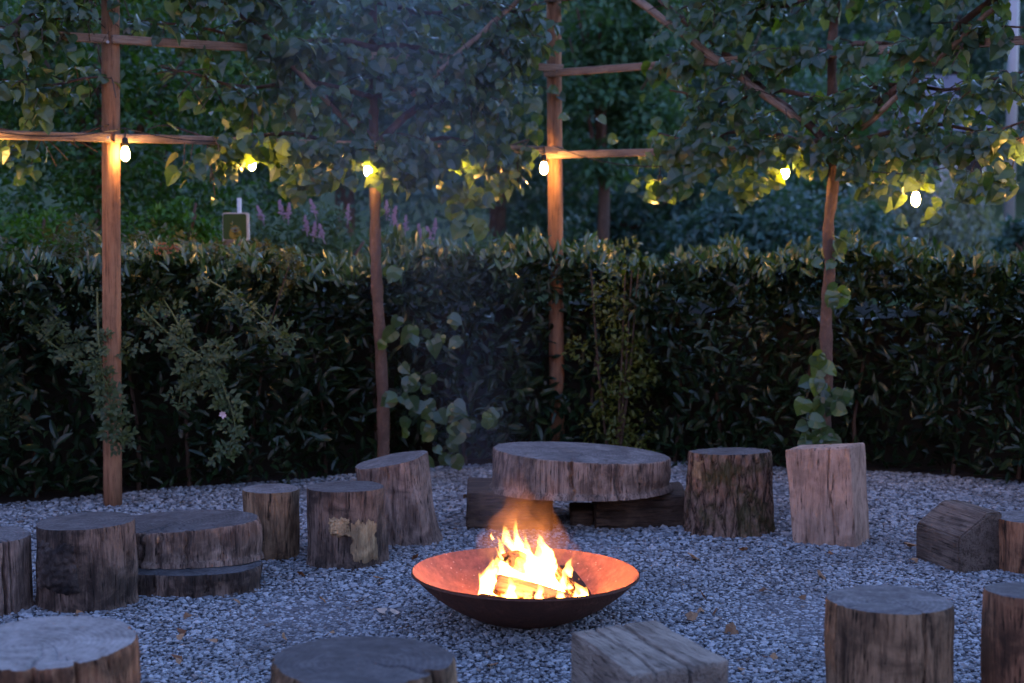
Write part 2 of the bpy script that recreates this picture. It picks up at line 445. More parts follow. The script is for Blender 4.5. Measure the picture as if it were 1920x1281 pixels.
M['beam_y'] = mat_wood_side('beam_wood_lengthwise', (0.3, 0.285, 0.275), (0.21, 0.195, 0.19), (0.11, 0.1, 0.095), (0.05, 0.042, 0.04), 'y', 0.4, None, 1.3, 0.6)
M['beam_chamfer'] = mat_wood_side('chamfered_beam_wood', (0.19, 0.165, 0.155), (0.12, 0.1, 0.092), (0.06, 0.05, 0.046), (0.025, 0.02, 0.019), 'x', 0.5, None, 1.5, 0.7)  # darker beam wood, used on the chamfered block
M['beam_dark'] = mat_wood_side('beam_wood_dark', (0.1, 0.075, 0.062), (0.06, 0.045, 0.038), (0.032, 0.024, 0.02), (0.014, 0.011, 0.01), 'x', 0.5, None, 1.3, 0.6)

# ------------------------------------------------------------------ the setting: terrain, gravel bed, soil
def terr(y):
    return 0.0 if y < 14 else 0.065 * (y - 14) + (0 if y < 54 else 0.5 * (y - 54) - (0 if y < 90 else 0.42 * (y - 90)))
xs = np.linspace(-90, 90, 61); ys = np.concatenate([np.linspace(-30, 14, 12), np.linspace(16, 130, 40)])
V = [(x, y, terr(y) - 0.012 + (0.25 * noise.noise(Vector((x * .07, y * .07, 0))) if y > 15 else 0)) for y in ys for x in xs]
n = len(xs)
Fq = [(j*n+i, j*n+i+1, (j+1)*n+i+1, (j+1)*n+i) for j in range(len(ys)-1) for i in range(n-1)]
tag(link('meadow_ground', np_mesh('meadow_ground', V, Fq, True), M['meadow']), kind='structure')

HEDGE_PX = [(-700, 1010), (-300, 972), (0, 950), (205, 936), (420, 920), (620, 900), (860, 880), (1050, 870), (1270, 876), (1660, 892), (1920, 910), (2250, 938), (2700, 985)]
HP = np.array([list(ground(x, y))[:2] for x, y in HEDGE_PX])
# gravel bed: a sheet bounded at the back by the hedge foot
mb = MB()
back = [(x, y + 0.12, 0.0) for x, y in HP]
mb.add([(-6.5, -4, 0)] + back + [(6.5, -4, 0)], [list(range(len(back) + 2))[::-1]])
tag(mb.build('gravel_bed', M['bed']), kind='structure')
mb = MB()
nb = len(HP)
mb.add([(x, y - 0.02, 0.004) for x, y in HP] + [(x * 1.1, y + 1.6, 0.004) for x, y in HP], [(i, i+1, nb+i+1, nb+i) for i in range(nb-1)])
tag(mb.build('soil_strip', M['soil']), kind='structure')

# loose stones lying over the bed
def hedge_y(x):
    return np.interp(x, HP[:, 0], HP[:, 1])
def gravel():
    pts = []
    for y0, y1, sp in ((4.6, 7.4, 0.0165), (7.4, 11.0, 0.0212)):
        gx = np.arange(-4.2, 4.2, sp); gy = np.arange(y0, y1, sp)
        X, Y = np.meshgrid(gx, gy); X = X.ravel(); Y = Y.ravel()
        X = X + rng.uniform(-.5, .5, len(X)) * sp; Y = Y + rng.uniform(-.5, .5, len(Y)) * sp
        k = (np.abs(X) < 0.365 * Y + 0.45) & (Y < hedge_y(X) + 0.1)
        pts.append(np.stack([X[k], Y[k], np.full(k.sum(), sp)], 1))
    P = np.concatenate(pts)
    # icosahedron, 20 triangles per stone
    p = (1 + 5 ** .5) / 2
    iv = np.array([(-1,p,0),(1,p,0),(-1,-p,0),(1,-p,0),(0,-1,p),(0,1,p),(0,-1,-p),(0,1,-p),(p,0,-1),(p,0,1),(-p,0,-1),(-p,0,1)]) / math.sqrt(1 + p*p)
    it = np.array([(0,11,5),(0,5,1),(0,1,7),(0,7,10),(0,10,11),(1,5,9),(5,11,4),(11,10,2),(10,7,6),(7,1,8),(3,9,4),(3,4,2),(3,2,6),(3,6,8),(3,8,9),(4,9,5),(2,4,11),(6,2,10),(8,6,7),(9,8,1)])
    N = len(P)
    S = P[:, 2] * (0.4 + 0.46 * rng.random(N) ** 1.6) * np.where(rng.random(N) < 0.05, 1.5, 1.0)
    sc = np.stack([S * rng.uniform(.75, 1.35, N), S * rng.uniform(.5, 1.0, N), S * rng.uniform(.3, .6, N)], 1)
    base = iv[None] * (1 + rng.uniform(-.28, .28, (N, 12, 1)))
    v = base * sc[:, None, :]
    tl = rng.normal(0, .35, N); a = rng.uniform(0, 2*np.pi, N)
    ct, st = np.cos(tl)[:, None], np.sin(tl)[:, None]
    y_ = v[..., 1]*ct - v[..., 2]*st; z_ = v[..., 1]*st + v[..., 2]*ct
    ca, sa = np.cos(a)[:, None], np.sin(a)[:, None]
    x2 = v[..., 0]*ca - y_*sa; y2 = v[..., 0]*sa + y_*ca
    und = 0.012 * np.sin(P[:, 0] * 3.1 + 1) * np.sin(P[:, 1] * 2.3)
    out = np.stack([x2 + P[:, 0:1], y2 + P[:, 1:2], z_ + (0.006 + und + rng.uniform(0, .007, N))[:, None]], -1)
    T = (it[None] + (np.arange(N) * 12)[:, None, None]).reshape(-1, 3)
    rnd = np.repeat(np.clip(rng.beta(1.9, 2.0, N) * 0.85 + (rng.random(N) < .07) * .3, 0, 1), 12)
    return np_mesh('gravel', out.reshape(-1, 3), T, False, rnd)
tag(link('gravel', gravel(), M['gravel']), 'bluish grey angular stone chips covering the fire circle', 'gravel', kind='stuff')

# ------------------------------------------------------------------ leaves
def leaf_template(kind):
    if kind == 'linden':
        L = [(0, 0), (-.2, -.1), (-.45, .03), (-.54, .32), (-.45, .63), (-.2, .87)]
        T = (0, 1.06); M1 = (0, .3); M2 = (0, .64)
        pts = [(0, 0)] + L[1:] + [(-x, y) for x, y in L[1:]] + [T, M1, M2]
        l = [1, 2, 3, 4, 5]; r = [6, 7, 8, 9, 10]; T, M1, M2 = 11, 12, 13
        tr = []
        for s, fl in ((l, 0), (r, 1)):
            q = [(0, s[1], s[0]), (0, M1, s[1]), (s[1], M1, s[2]), (s[2], M1, s[3]), (s[3], M1, M2), (s[3], M2, s[4]), (s[4], M2, T)]
            tr += [t[::-1] if fl else t for t in q]
        v = np.array([(x, y, 0.22 * abs(x) - 0.22 * y * y + .06 * math.sin(9 * x + 5 * y)) for x, y in pts])
        # petiole
        b = len(v)
        v = np.vstack([v, [(-.012, 0, 0), (.012, 0, 0), (.008, -.5, .1), (-.008, -.5, .1)]])
        tr += [(b, b+1, b+2), (b, b+2, b+3)]
        return v, np.array(tr)
    if kind == 'laurel':
        L = [(-.1, .12), (-.17, .42), (-.14, .72)]
        pts = [(0, 0)] + L + [(-x, y) for x, y in L] + [(0, 1), (0, .45)]
        tr = []
        for s, fl in (([1, 2, 3], 0), ([4, 5, 6], 1)):
            q = [(0, 8, s[0]), (s[0], 8, s[1]), (s[1], 8, s[2]), (s[2], 8, 7)]
            tr += [t[::-1] if fl else t for t in q]
        return np.array([(x, y, 0.45 * abs(x) - .16 * y * y) for x, y in pts]), np.array(tr)
    if kind == 'rose':   # pinnate leaf, five leaflets on a stalk
        V = []; T = []
        def lf(o, d, s):
            d = np.array(d) / np.linalg.norm(d); x = np.array([d[1], -d[0], 0])
            b = len(V)
            for px_, py_, pz in ((0, 0, 0), (-.3, .45, .08), (0, 1, -.08), (.3, .45, .08), (0, .5, 0)):
                V.append(np.array(o) + s * (x * px_ + d * py_ + np.array([0, 0, pz])))
            T.extend([(b, b+4, b+1), (b+1, b+4, b+2), (b, b+3, b+4), (b+4, b+3, b+2)])
        lf((0, .62, 0), (0, 1, 0), .4)
        for y in (.28, .58):
            lf((0, y, 0), (-1, .45, 0), .36); lf((0, y, 0), (1, .45, 0), .36)
        b = len(V); V += [np.array(p) for p in ((-.012, 0, 0), (.012, 0, 0), (.008, .65, 0), (-.008, .65, 0))]
        T += [(b, b+1, b+2), (b, b+2, b+3)]
        return np.array(V, float), np.array(T)
    if kind == 'plain':
        v = np.array([(0, 0, 0), (-.26, .4, .07), (0, 1, -.1), (.26, .4, .07), (0, .45, 0)])
        return v, np.array([(0, 4, 1), (1, 4, 2), (0, 3, 4), (4, 3, 2)])
LEAF = {k: leaf_template(k) for k in ('linden', 'laurel', 'rose', 'plain')}
def variants(kind):
    v, t = LEAF[kind]; out = [v]
    for q in range(1, 4):
        w = v.copy(); x, y = v[:, 0], v[:, 1]
        w[:, 2] = v[:, 2] * (1, .2, 1.5, .6)[q] + (0, .25, -.1, .35)[q] * x * x * 2 + (0, -.1, .25, -.3)[q] * y * y * (1 if kind != 'rose' else .5) + (0, .1, -.12, .05)[q] * x * y + .05 * np.sin(7 * x + 4 * q)
        w[:, 0] = x * (1, 1.1, .85, .95)[q]; out.append(w)
    return np.array(out)
VAR = {k: variants(k) for k in LEAF}
LEAF_ME = {}
def leaf_mesh(kind, mat, q=0):
    mkey = mat; mat = (mat, q)
    if (kind, mat) not in LEAF_ME:
        v, t = VAR[kind][q], LEAF[kind][1]
        me = np_mesh('leaf', v, t, False)
        me.materials.append(M[mkey]); LEAF_ME[kind, mat] = me
    return LEAF_ME[kind, mat]
def unit(a):
    return a / np.maximum(np.linalg.norm(a, axis=-1, keepdims=True), 1e-9)
def frames(D, N):
    y = unit(D); z = unit(N - (N * y).sum(-1, keepdims=True) * y); x = np.cross(y, z)
    return x, y, z
def leaf_batch(name, kind, P, D, N, S, mat, parent, smooth=False):
    """one joined mesh of many leaves (world positions, parent at parent.location)"""
    v, t = LEAF[kind]
    x, y, z = frames(D, N)
    o = np.array(parent.location) if parent is not None else np.zeros(3)
    vv = VAR[kind][rng.integers(0, 4, len(P))]
    W = (P - o)[:, None] + S[:, None, None] * (x[:, None] * vv[:, :, 0:1] + y[:, None] * vv[:, :, 1:2] + z[:, None] * vv[:, :, 2:3])
    T = (t[None] + (np.arange(len(P)) * len(v))[:, None, None]).reshape(-1, 3)
    me = np_mesh(name, W.reshape(-1, 3), T, smooth, np.repeat(rng.random(len(P)), len(v)))
    return link(name, me, M[mat], parent)
def foliage(kind, P, D, N, S, mat, parent, single=300, batch_name='foliage'):
    """the leaves that show largest become parts, the rest one joined part"""
    px_, py_, dep = pix(P)
    inside = (px_ > -10) & (px_ < 1930) & (py_ > -10) & (py_ < 1290)
    score = np.where(inside, S / dep * 10 - dep * 0.25 + rng.uniform(0, .12, len(P)), -1e9)
    order = np.argsort(-score)
    k = min(single, int(inside.sum()))
    pick, rest = order[:k], order[k:]
    x, y, z = frames(D, N)
    o = np.array(parent.location)
    for i in pick:
        ob = bpy.data.objects.new('leaf', leaf_mesh(kind, mat, int(i) % 4))
        COL.objects.link(ob); ob.parent = parent
        m = np.eye(4); m[:3, 0] = x[i] * S[i]; m[:3, 1] = y[i] * S[i]; m[:3, 2] = z[i] * S[i]; m[:3, 3] = P[i] - o
        ob.matrix_basis = Matrix(m.tolist())
    if len(rest):
        tag(leaf_batch(batch_name, kind, P[rest], D[rest], N[rest], S[rest], mat, parent), kind='stuff')

# ------------------------------------------------------------------ laurel hedge
def make_hedge():
    root = empty('laurel_hedge', (0.3, 10.2, 0), 'dense dark green laurel hedge running behind all the log seats', 'hedge')
    seg = np.diff(HP, axis=0); ln = np.linalg.norm(seg, axis=1); cum = np.concatenate([[0], np.cumsum(ln)])
    tot = cum[-1]
    def path(s):
        x = np.interp(s, cum, HP[:, 0]); y = np.interp(s, cum, HP[:, 1])
        i = np.clip(np.searchsorted(cum, s) - 1, 0, len(seg) - 1)
        t = seg[i] / ln[i][:, None]
        return np.stack([x, y], 1), np.stack([t[:, 1], -t[:, 0]], 1)       # normal towards the camera
    def bump(s, z):
        return 0.09 * np.sin(s * 4.1 + 2 * z) + 0.07 * np.sin(s * 9.7 - 5 * z + 1) + 0.05 * np.sin(z * 8 + s * 2.3) + .05 * np.sin(s * 17 + z * 11)
    H = lambda s: 1.27 + 0.035 * np.sin(s * 2.9) + 0.03 * np.sin(s * 7.3 + 1) + .02 * np.sin(s * 19)
    # front face
    n = 18000
    s = rng.uniform(0, tot, n); z = np.where(rng.random(n) < .2, rng.uniform(.78, 1.0, n), rng.random(n) ** 0.9); dep = rng.exponential(0.09, n) * np.where(z > .8, .7, 1)
    p, nn = path(s); zz = z * H(s) + 0.02
    off = -(dep + 0.12 - bump(s, zz)) + 0.12 * np.exp(-((zz - .5) / .5) ** 2)
    P = np.stack([p[:, 0] + nn[:, 0] * off, p[:, 1] + nn[:, 1] * off, zz], 1)
    n3 = np.concatenate([nn, np.zeros((n, 1))], 1)
    D = n3 * rng.uniform(.1, .9, (n, 1)) + rng.normal(0, .55, (n, 3)) + np.array([0, 0, .45])
    N = n3 * .5 + np.array([0, 0, .8]) + rng.normal(0, .45, (n, 3))
    S = rng.uniform(.06, .125, n)
    # top, with upright young shoots
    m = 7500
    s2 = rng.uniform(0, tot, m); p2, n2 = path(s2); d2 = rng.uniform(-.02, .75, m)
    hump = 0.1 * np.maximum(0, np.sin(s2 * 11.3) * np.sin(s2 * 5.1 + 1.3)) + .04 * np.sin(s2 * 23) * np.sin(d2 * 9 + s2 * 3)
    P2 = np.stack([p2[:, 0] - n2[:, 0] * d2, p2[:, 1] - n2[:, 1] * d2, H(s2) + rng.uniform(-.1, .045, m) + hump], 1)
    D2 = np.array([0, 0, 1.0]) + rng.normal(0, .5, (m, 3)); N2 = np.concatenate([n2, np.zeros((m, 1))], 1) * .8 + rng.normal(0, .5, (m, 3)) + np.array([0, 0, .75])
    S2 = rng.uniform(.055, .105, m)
    foliage('laurel', P, D, N, S, 'laurel', root, 190)
    foliage('laurel', P2, D2, N2, S2, 'laurel_young_glint', root, 110, 'young_shoots')
    # solid core for the inner twigs, shade put into its dark colour
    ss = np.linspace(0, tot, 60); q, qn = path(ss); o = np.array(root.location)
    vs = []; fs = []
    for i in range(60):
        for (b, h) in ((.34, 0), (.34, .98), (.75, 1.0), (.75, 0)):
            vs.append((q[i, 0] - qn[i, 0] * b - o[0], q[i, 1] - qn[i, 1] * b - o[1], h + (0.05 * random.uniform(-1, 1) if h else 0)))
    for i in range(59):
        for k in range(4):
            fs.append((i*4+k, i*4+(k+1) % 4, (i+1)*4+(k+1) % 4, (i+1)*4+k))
    link('twig_shade_core', np_mesh('twig_shade_core', vs, fs), M['core'], root)
    # stems at the foot
    for s0 in np.arange(.4, tot, .42):
        a, b = path(np.array([s0 + random.uniform(-.1, .1)]))
        mb = MB(); x0, y0 = a[0] - b[0] * .2 - o[:2]
        mb.tube([(x0, y0, 0), (x0 + random.uniform(-.04, .04), y0, .3), (x0 + random.uniform(-.1, .1), y0 + .05, .8)], [.014, .012, .008], 6)
        mb.build('stem', M['twig'], root)
make_hedge()

# small-leaved shrub standing in the hedge right of the middle post
def clump_leaves(centres, radii, per, shell=0.65):
    C = np.repeat(np.array(centres, float), per, 0); r = np.repeat(np.array(radii, float), per, 0)
    d = unit(rng.normal(0, 1, (len(C), 3)))
    q = (shell + (1 - shell) * rng.random((len(C), 1)))
    if r.ndim == 1: r = r[:, None]
    P = C + d * q * r
    D = d * .6 + rng.normal(0, .6, d.shape) + np.array([0, 0, -.15]); N = d * .5 + np.array([0, 0, .6]) + rng.normal(0, .4, d.shape)
    return P, D, N
def privet():
    b = ground(1150, 872)
    root = empty('privet_shrub', b, 'yellow-green small-leaved shrub in the hedge right of the middle post', 'shrub')
    cs = []; rs = []
    for i in range(26):
        z = random.uniform(.08, 1.36)
        cs.append((b.x + random.uniform(-.2, .2) + .05 * math.sin(5 * z), b.y - .12 + random.uniform(-.05, .1), z)); rs.append(random.uniform(.07, .14))
    P, D, N = clump_leaves(cs, rs, 60)
    foliage('plain', P, D, N, rng.uniform(.03, .055, len(P)), 'privet', root, 250)
    for i in range(4):
        mb = MB(); x = random.uniform(-.12, .12)
        mb.tube([(x * .3, -.05, 0), (x, -.1, .6), (x * 1.5, -.1, 1.25)], [.01, .008, .004], 5); mb.build('stem', M['twig'], root)
privet()

# ------------------------------------------------------------------ trellis: posts and rails
PL = at(206, 700, 8.5); PL.z = 0
PMp = at(1045, 800, 10.2); PMp.z = 0
PR = Vector((PMp.x + 2.36 * 1.2, PMp.y - 1.9 * 1.2, 0))
PLL = PL + (PL - PMp)
def post(base, label, lean=(0, 0), h=3.4, r=.05):
    root = empty('timber_post', base, label, 'post', 'trellis posts')
    mb = MB(); pts = [(lean[0] * k / 16, lean[1] * k / 16, h * k / 16 - (.05 if k == 0 else 0)) for k in range(17)]
    mb.tube(pts, [r * (1 - .06 * k / 16) for k in range(17)], 24)
    mb.build('pole', M['post'], root, True)
    for z in (2.0, 2.5):
        mb = MB(); mb.tube([(lean[0] * z / h + .012, -.065 - .034, z), (lean[0] * z / h + .012, -.065 - .044, z)], .008, 8); mb.build('bolt', M['galv'], root)
    return root
post(PL, 'pale brown round timber post left of the double slab bench', (.055, 0))
post(PMp, 'slim brown timber post rising behind the round slab table', (-.03, 0), 3.0)
post(PR, 'timber post at the right end of the trellis', (0, 0))
post(PLL, 'timber post at the left end of the trellis', (0, 0))
def rail(a, b, z, label, w=.03, h=.047, off=-.075, over=.12):
    a = Vector((a.x, a.y, z)); b = Vector((b.x, b.y, z))
    d = b - a; L = d.length; ang = math.atan2(d.y, d.x)
    nrm = Vector((math.sin(ang), -math.cos(ang), 0))
    o = empty('trellis_rail', a + nrm * -off, None, None, rz=ang)
    N = 40; vs = []; fs = []
    for i in range(N + 1):
        x = -over + (L + 2 * over) * i / N; sag = .004 * noise.noise(Vector((x * 1.3, z, 3)))
        for (yy, zz) in ((-w/2, -h/2), (w/2, -h/2), (w/2, h/2), (-w/2, h/2)):
            vs.append((x, yy, zz + sag))
    for i in range(N):
        for k in range(4): fs.append((i*4+k, (i+1)*4+k, (i+1)*4+(k+1) % 4, i*4+(k+1) % 4))
    fs += [(0, 1, 2, 3)[::1], (N*4+3, N*4+2, N*4+1, N*4)]
    me = bpy.data.meshes.new('trellis_rail'); me.from_pydata(vs, [], fs); me.update(); me.materials.append(M['rail'])
    bpy.data.objects.remove(o)
    ob = link('trellis_rail', me, None, None, a + nrm * -off); ob.rotation_euler = (0, 0, ang)
    bv = ob.modifiers.new('bevel', 'BEVEL'); bv.width = .006; bv.segments = 2
    return tag(ob, label, 'rail', 'trellis rails')
LV = [(2.0, 'lower'), (2.52, 'second'), (2.99, 'top')]
for i, (z, w) in enumerate(LV):
    rail(PL, PMp, z, '%s horizontal wooden rail from left post to middle post' % w, over=-.02)
    rail(PMp, PR, z - .03, '%s horizontal wooden rail right of the middle post' % w, over=.05)
    rail(PLL, PL, z + .0, '%s horizontal wooden rail at the far left edge' % w, over=0)

# ------------------------------------------------------------------ pleached lindens
def linden(base, label, u, ext_l, ext_r, trunk_pts, seed, shoots, leaf=(.052, .1), suckers=(), zlo=2.0, diag=True, gap=None, pend=1.0, pendants=()):
    rnd = random.Random(seed); rg = np.random.default_rng(seed)
    root = empty('linden_tree', base, label, 'tree', 'pleached lindens on the trellis')
    o = Vector(base)
    tp = [Vector(p) for p in trunk_pts]
    # smooth the trunk
    sm = []
    for i in range(len(tp) - 1):
        for k in range(6):
            t = k / 6; p0 = tp[max(i-1, 0)]; p1 = tp[i]; p2 = tp[i+1]; p3 = tp[min(i+2, len(tp)-1)]
            sm.append(0.5 * ((2*p1) + (p2-p0)*t + (2*p0-5*p1+4*p2-p3)*t*t + (3*p1-p0-3*p2+p3)*t**3))
    sm.append(tp[-1])
    mb = MB()
    mb.tube([p - o for p in sm], [.039 * (1 - .4 * p.z / 3.6) + (.01 if p.z < .1 else 0) + .003 * math.sin(p.z * 23) + .002 * math.sin(p.z * 51) for p in sm], 14)
    mb.build('trunk', M['trunk'], root, True)
    u = Vector((u[0], u[1], 0)).normalized(); nf = Vector((u.y, -u.x, 0))
    if nf.y > 0: nf = -nf
    def tz(z):
        return min(sm, key=lambda p: abs(p.z - z))
    limbs = []
    for z in (zlo + .04, zlo + .3, zlo + .55, zlo + .82, zlo + 1.08, zlo + 1.4):
        for sgn, ex in ((-1, ext_l), (1, ext_r)):
            st = tz(z); ex = ex * rnd.uniform(.85, 1.02)
            pts = [st + u * (sgn * ex * k / 7) + Vector((0, 0, .035 * math.sin(k * 1.3 + z * 5) + (.05 * k / 7))) + nf * rnd.uniform(-.03, .05) for k in range(8)]
            limbs.append((pts, .017, .005))
    if diag:
        for sgn, ex in ((-1, ext_l), (1, ext_r)):
            st = tz(zlo + .02)
            pts = [st + u * (sgn * 1.15 * k / 6) + Vector((0, 0, .92 * k / 6 + .02 * math.sin(k * 2))) + nf * (.03 + .02 * k / 6) for k in range(7)]
            limbs.append((pts, .026, .016))
    for pts, r0, r1 in limbs:
        mb = MB(); mb.tube([p - o for p in pts], [r0 + (r1 - r0) * k / (len(pts) - 1) for k in range(len(pts))], 8)
        mb.build('limb', M['limb'], root, True)
    # leafy shoots
    P = []; D = []; N = []; S = []
    tw = MB()
    for i in range(shoots):
        pts, r0, r1 = limbs[rnd.randrange(len(limbs))]
        k = rnd.random() ** .8 * (len(pts) - 1.001); a = int(k); st = pts[a].lerp(pts[a+1], k - a)
        low = st.z < zlo + .2
        d = u * rnd.uniform(-1, 1) + nf * rnd.uniform(-.4, 1.2) + Vector((0, 0, rnd.uniform(-.75, .5) if not low else rnd.uniform(-.95, .3)))
        d.normalize(); L = rnd.uniform(.1, .38) * (pend if low else 1)
        p = st.copy(); step = .042; cnt = max(3, int(L / step)); prev = p.copy(); side = rnd.choice((-1, 1))
        path = [p.copy()]
        for j in range(cnt):
            d = (d + Vector((0, 0, -.10)) + Vector((rnd.uniform(-.12, .12), rnd.uniform(-.12, .12), rnd.uniform(-.08, .08)))).normalized()
            p = p + d * step; side = -side; path.append(p.copy())
            sd = d.cross(Vector((0, 0, 1)))
            if sd.length < .1: sd = u.copy()
            sd.normalize()
            ld = sd * side * .8 + d * .5 + Vector((0, 0, rnd.uniform(-1.0, -.15))) + Vector((rnd.uniform(-.3, .3), rnd.uniform(-.3, .3), 0))
            ln = nf * rnd.uniform(.1, 1.0) + Vector((0, 0, rnd.uniform(.1, 1.0))) + sd * side * rnd.uniform(-.2, .7) + Vector((rnd.uniform(-.35, .35), rnd.uniform(-.35, .35), 0))
            ldn = ld.normalized(); s = rnd.uniform(*leaf) * (0.7 if j == cnt - 1 else 1)
            P.append(p + ldn * s * .45); D.append(ldn); N.append(ln); S.append(s)
        tw.tube([q - o for q in path[::2]] if len(path) > 4 else [q - o for q in path], .003, 4, False)
    for (px_, py_, Y, cnt, spread) in list(suckers) + list(pendants):
        for _ in range(cnt):
            q = at(px_ + rnd.uniform(-spread, spread), py_ + rnd.uniform(-spread, spread), Y + rnd.uniform(-.06, .05))
            P.append(q); D.append(Vector((rnd.uniform(-.8, .8), rnd.uniform(-.4, .2), rnd.uniform(-1, -.1)))); N.append(Vector((rnd.uniform(-.5, .5), -1, rnd.uniform(.1, .9)))); S.append(rnd.uniform(.06, .105))
    tag(tw.build('twigs', M['twig'], root), kind='stuff')
    P, D, N, S = (np.array([list(v) for v in P]), np.array([list(v) for v in D]), np.array([list(v) for v in N]), np.array(S))
    if gap is not None:
        keep = np.array([gap(*q) for q in zip(*pix(P)[:2])])
        P, D, N, S = P[keep], D[keep], N[keep], S[keep]
    foliage('linden', P, D, N, S, 'linden', root)
    return root
def on_line(A, B, px_, toward=.13):
    """depth where the trellis line A-B passes under picture column px_"""
    best = None
    for k in range(401):
        q = A.lerp(B, k / 400); x = pix(np.array([q.x, q.y, 2.0]))[0]
        if best is None or abs(x - px_) < best[0]: best = (abs(x - px_), q.y)
    return best[1] - toward
PEND_L = [(x, y, on_line(PL, PMp, x, .2), n_, s_) for x, y, n_, s_ in ((455, 285, 8, 30), (545, 335, 10, 25), (590, 340, 9, 22), (640, 320, 10, 25), (740, 295, 14, 32), (720, 325, 6, 14), (880, 395, 13, 34), (905, 340, 10, 30), (780, 325, 9, 30), (850, 330, 10, 30), (960, 250, 10, 40), (1000, 215, 8, 30), (1010, 120, 8, 40))]
PEND_R = [(x, y, on_line(PMp, PR, x, .2), n_, s_) for x, y, n_, s_ in ((1215, 355, 8, 24), (1250, 345, 7, 18), (1300, 330, 10, 30), (1390, 345, 14, 28), (1440, 325, 10, 26), (1620, 335, 14, 34), (1690, 385, 8, 26), (1745, 395, 9, 28), (1710, 330, 10, 30), (1820, 345, 12, 34), (1885, 335, 8, 26), (1100, 240, 7, 36), (1160, 235, 8, 30), (1250, 260, 12, 40), (1330, 290, 12, 40), (1200, 150, 7, 36))]
SEEN = [(472, 306, 19), (1472, 322, 17), (1717, 373, 24), (235, 288, 24), (1020, 315, 22), (1237, 356, 9), (690, 322, 8), (858, 312, 8)]
def at_bulb(x, y):
    return any(abs(x - a) < r_ and abs(y - 6 - b) < r_ * 1.3 for a, b, r_ in SEEN)
for k in range(29):            # leaves lying over the rails
    x = 1265 + 22 * k; f = (x - 1045) / 850
    if random.random() < .85: PEND_R.append((x, 293 - 30 * f, on_line(PMp, PR, x, .19), 4, 15))
    if random.random() < .8: PEND_R.append((x, 133 - 66 * f, on_line(PMp, PR, x, .19), 4, 16))
for k in range(26):
    x = 440 + 22 * k; f = (x - 206) / 840
    if random.random() < .85: PEND_L.append((x, 257 + 36 * f, on_line(PL, PMp, x, .19), 4, 15))
    if x > 470 and random.random() < .8: PEND_L.append((x, 75 + 58 * f, on_line(PL, PMp, x, .19), 4, 16))
def corridor(x, y, segs, w=13):
    if at_bulb(x, y): return True
    if 180 < x < 230 and y < 262 and random.random() < .88: return True
    if 1020 < x < 1062 and random.random() < .6: return True
    for x0, y0, x1, y1 in segs:
        t = ((x - x0) * (x1 - x0) + (y - y0) * (y1 - y0)) / ((x1 - x0) ** 2 + (y1 - y0) ** 2)
        if 0 < t < 1 and math.hypot(x - x0 - t * (x1 - x0), y - y0 - t * (y1 - y0)) < w and random.random() < .8: return True
    return False
uL = (PMp - PL).normalized(); uR = (PR - PMp).normalized()
YL = 9.42
tl = [(718, 935), (719, 800), (713, 640), (708, 560), (704, 470), (703, 340), (700, 200), (698, 40), (697, -120)]
linden(at(718, 935, YL) * Vector((1, 1, 0)) if False else Vector((at(718, 935, YL).x, YL, 0)), 'leafy linden with slim trunk between left post and middle post', uL, 1.36, 1.12,
       [Vector((at(718, 902, YL).x, YL, -.03))] + [at(x, y, YL) for x, y in tl[1:]], 11, 430,
       suckers=[(760, 650, 9.3, 5, 40), (770, 740, 9.25, 9, 40), (840, 620, 9.3, 5, 35), (800, 790, 9.2, 10, 45), (870, 785, 9.1, 8, 30), (915, 770, 9.0, 4, 18), (830, 840, 9.2, 8, 35), (745, 500, 9.35, 3, 20), (755, 600, 9.3, 3, 25)],
       gap=lambda x, y: not (1070 < x and random.random() < .7) and not (x < 420 and y > 120 and random.random() < .55) and not corridor(x, y, [(575, 150, 648, 228), (860, 75, 1000, -20)]), pendants=PEND_L)
YR = 8.96
tr_ = [(1546, 800), (1550, 690), (1549, 600), (1556, 500), (1553, 430), (1560, 370), (1563, 320), (1562, 220), (1560, 100), (1566, 0), (1568, -140)]
linden(Vector((at(1545, 925, YR).x, YR, 0)), 'leafy linden whose trunk rises behind the squared pink block', uR, 1.18, 1.25,
       [Vector((at(1545, 925, YR).x, YR, -.03))] + [at(x, y, YR) for x, y in tr_], 23, 310,
       suckers=[(1580, 450, 8.85, 4, 16), (1575, 550, 8.85, 5, 14), (1540, 670, 8.85, 4, 14), (1535, 715, 8.83, 8, 24), (1580, 740, 8.83, 5, 16), (1540, 770, 8.8, 12, 30), (1530, 810, 8.8, 8, 20), (1545, 470, 8.85, 3, 20)],
       gap=lambda x, y: not (x < 1225 and y < 260 and random.random() < .72) and not (x < 1190 and random.random() < .4) and not corridor(x, y, [(1180, -10, 1375, 128), (1395, 155, 1492, 222), (1625, 235, 1690, 172)], 17), zlo=1.97, pendants=PEND_R)
def brace(px0, py0, px1, py1, A, B, label, r=.03):
    a = at(px0, py0, on_line(A, B, px0, .13)); b = at(px1, py1, on_line(A, B, px1, .11)); d = b - a; L = d.length
    mb = MB(); mb.tube([(L * k / 12, .004 * math.sin(k * 1.7), .004 * math.cos(k * 2.3)) for k in range(13)], [r * (1 - .12 * k / 12) for k in range(13)], 14)
    ob = mb.build('diagonal_brace', M['rail'], None, True, a); ob.rotation_mode = 'QUATERNION'; ob.rotation_quaternion = d.to_track_quat('X', 'Z')
    tag(ob, label, 'pole', 'diagonal trellis poles')
brace(1130, -48, 1500, 228, PMp, PR, 'pale diagonal pole sloping down to the right linden trunk', .025)
brace(1615, 243, 1870, 10, PMp, PR, 'diagonal pole rising right from the right linden trunk', .016)
brace(520, 92, 690, 272, PL, PMp, 'reddish diagonal pole left of the left linden trunk', .017)
brace(760, 190, 1000, -25, PL, PMp, 'grey diagonal pole rising right from the left linden trunk', .017)
bLL = (PL + PLL) / 2; bLL = Vector((bLL.x, bLL.y, 0)) + Vector((.25, .2, 0))
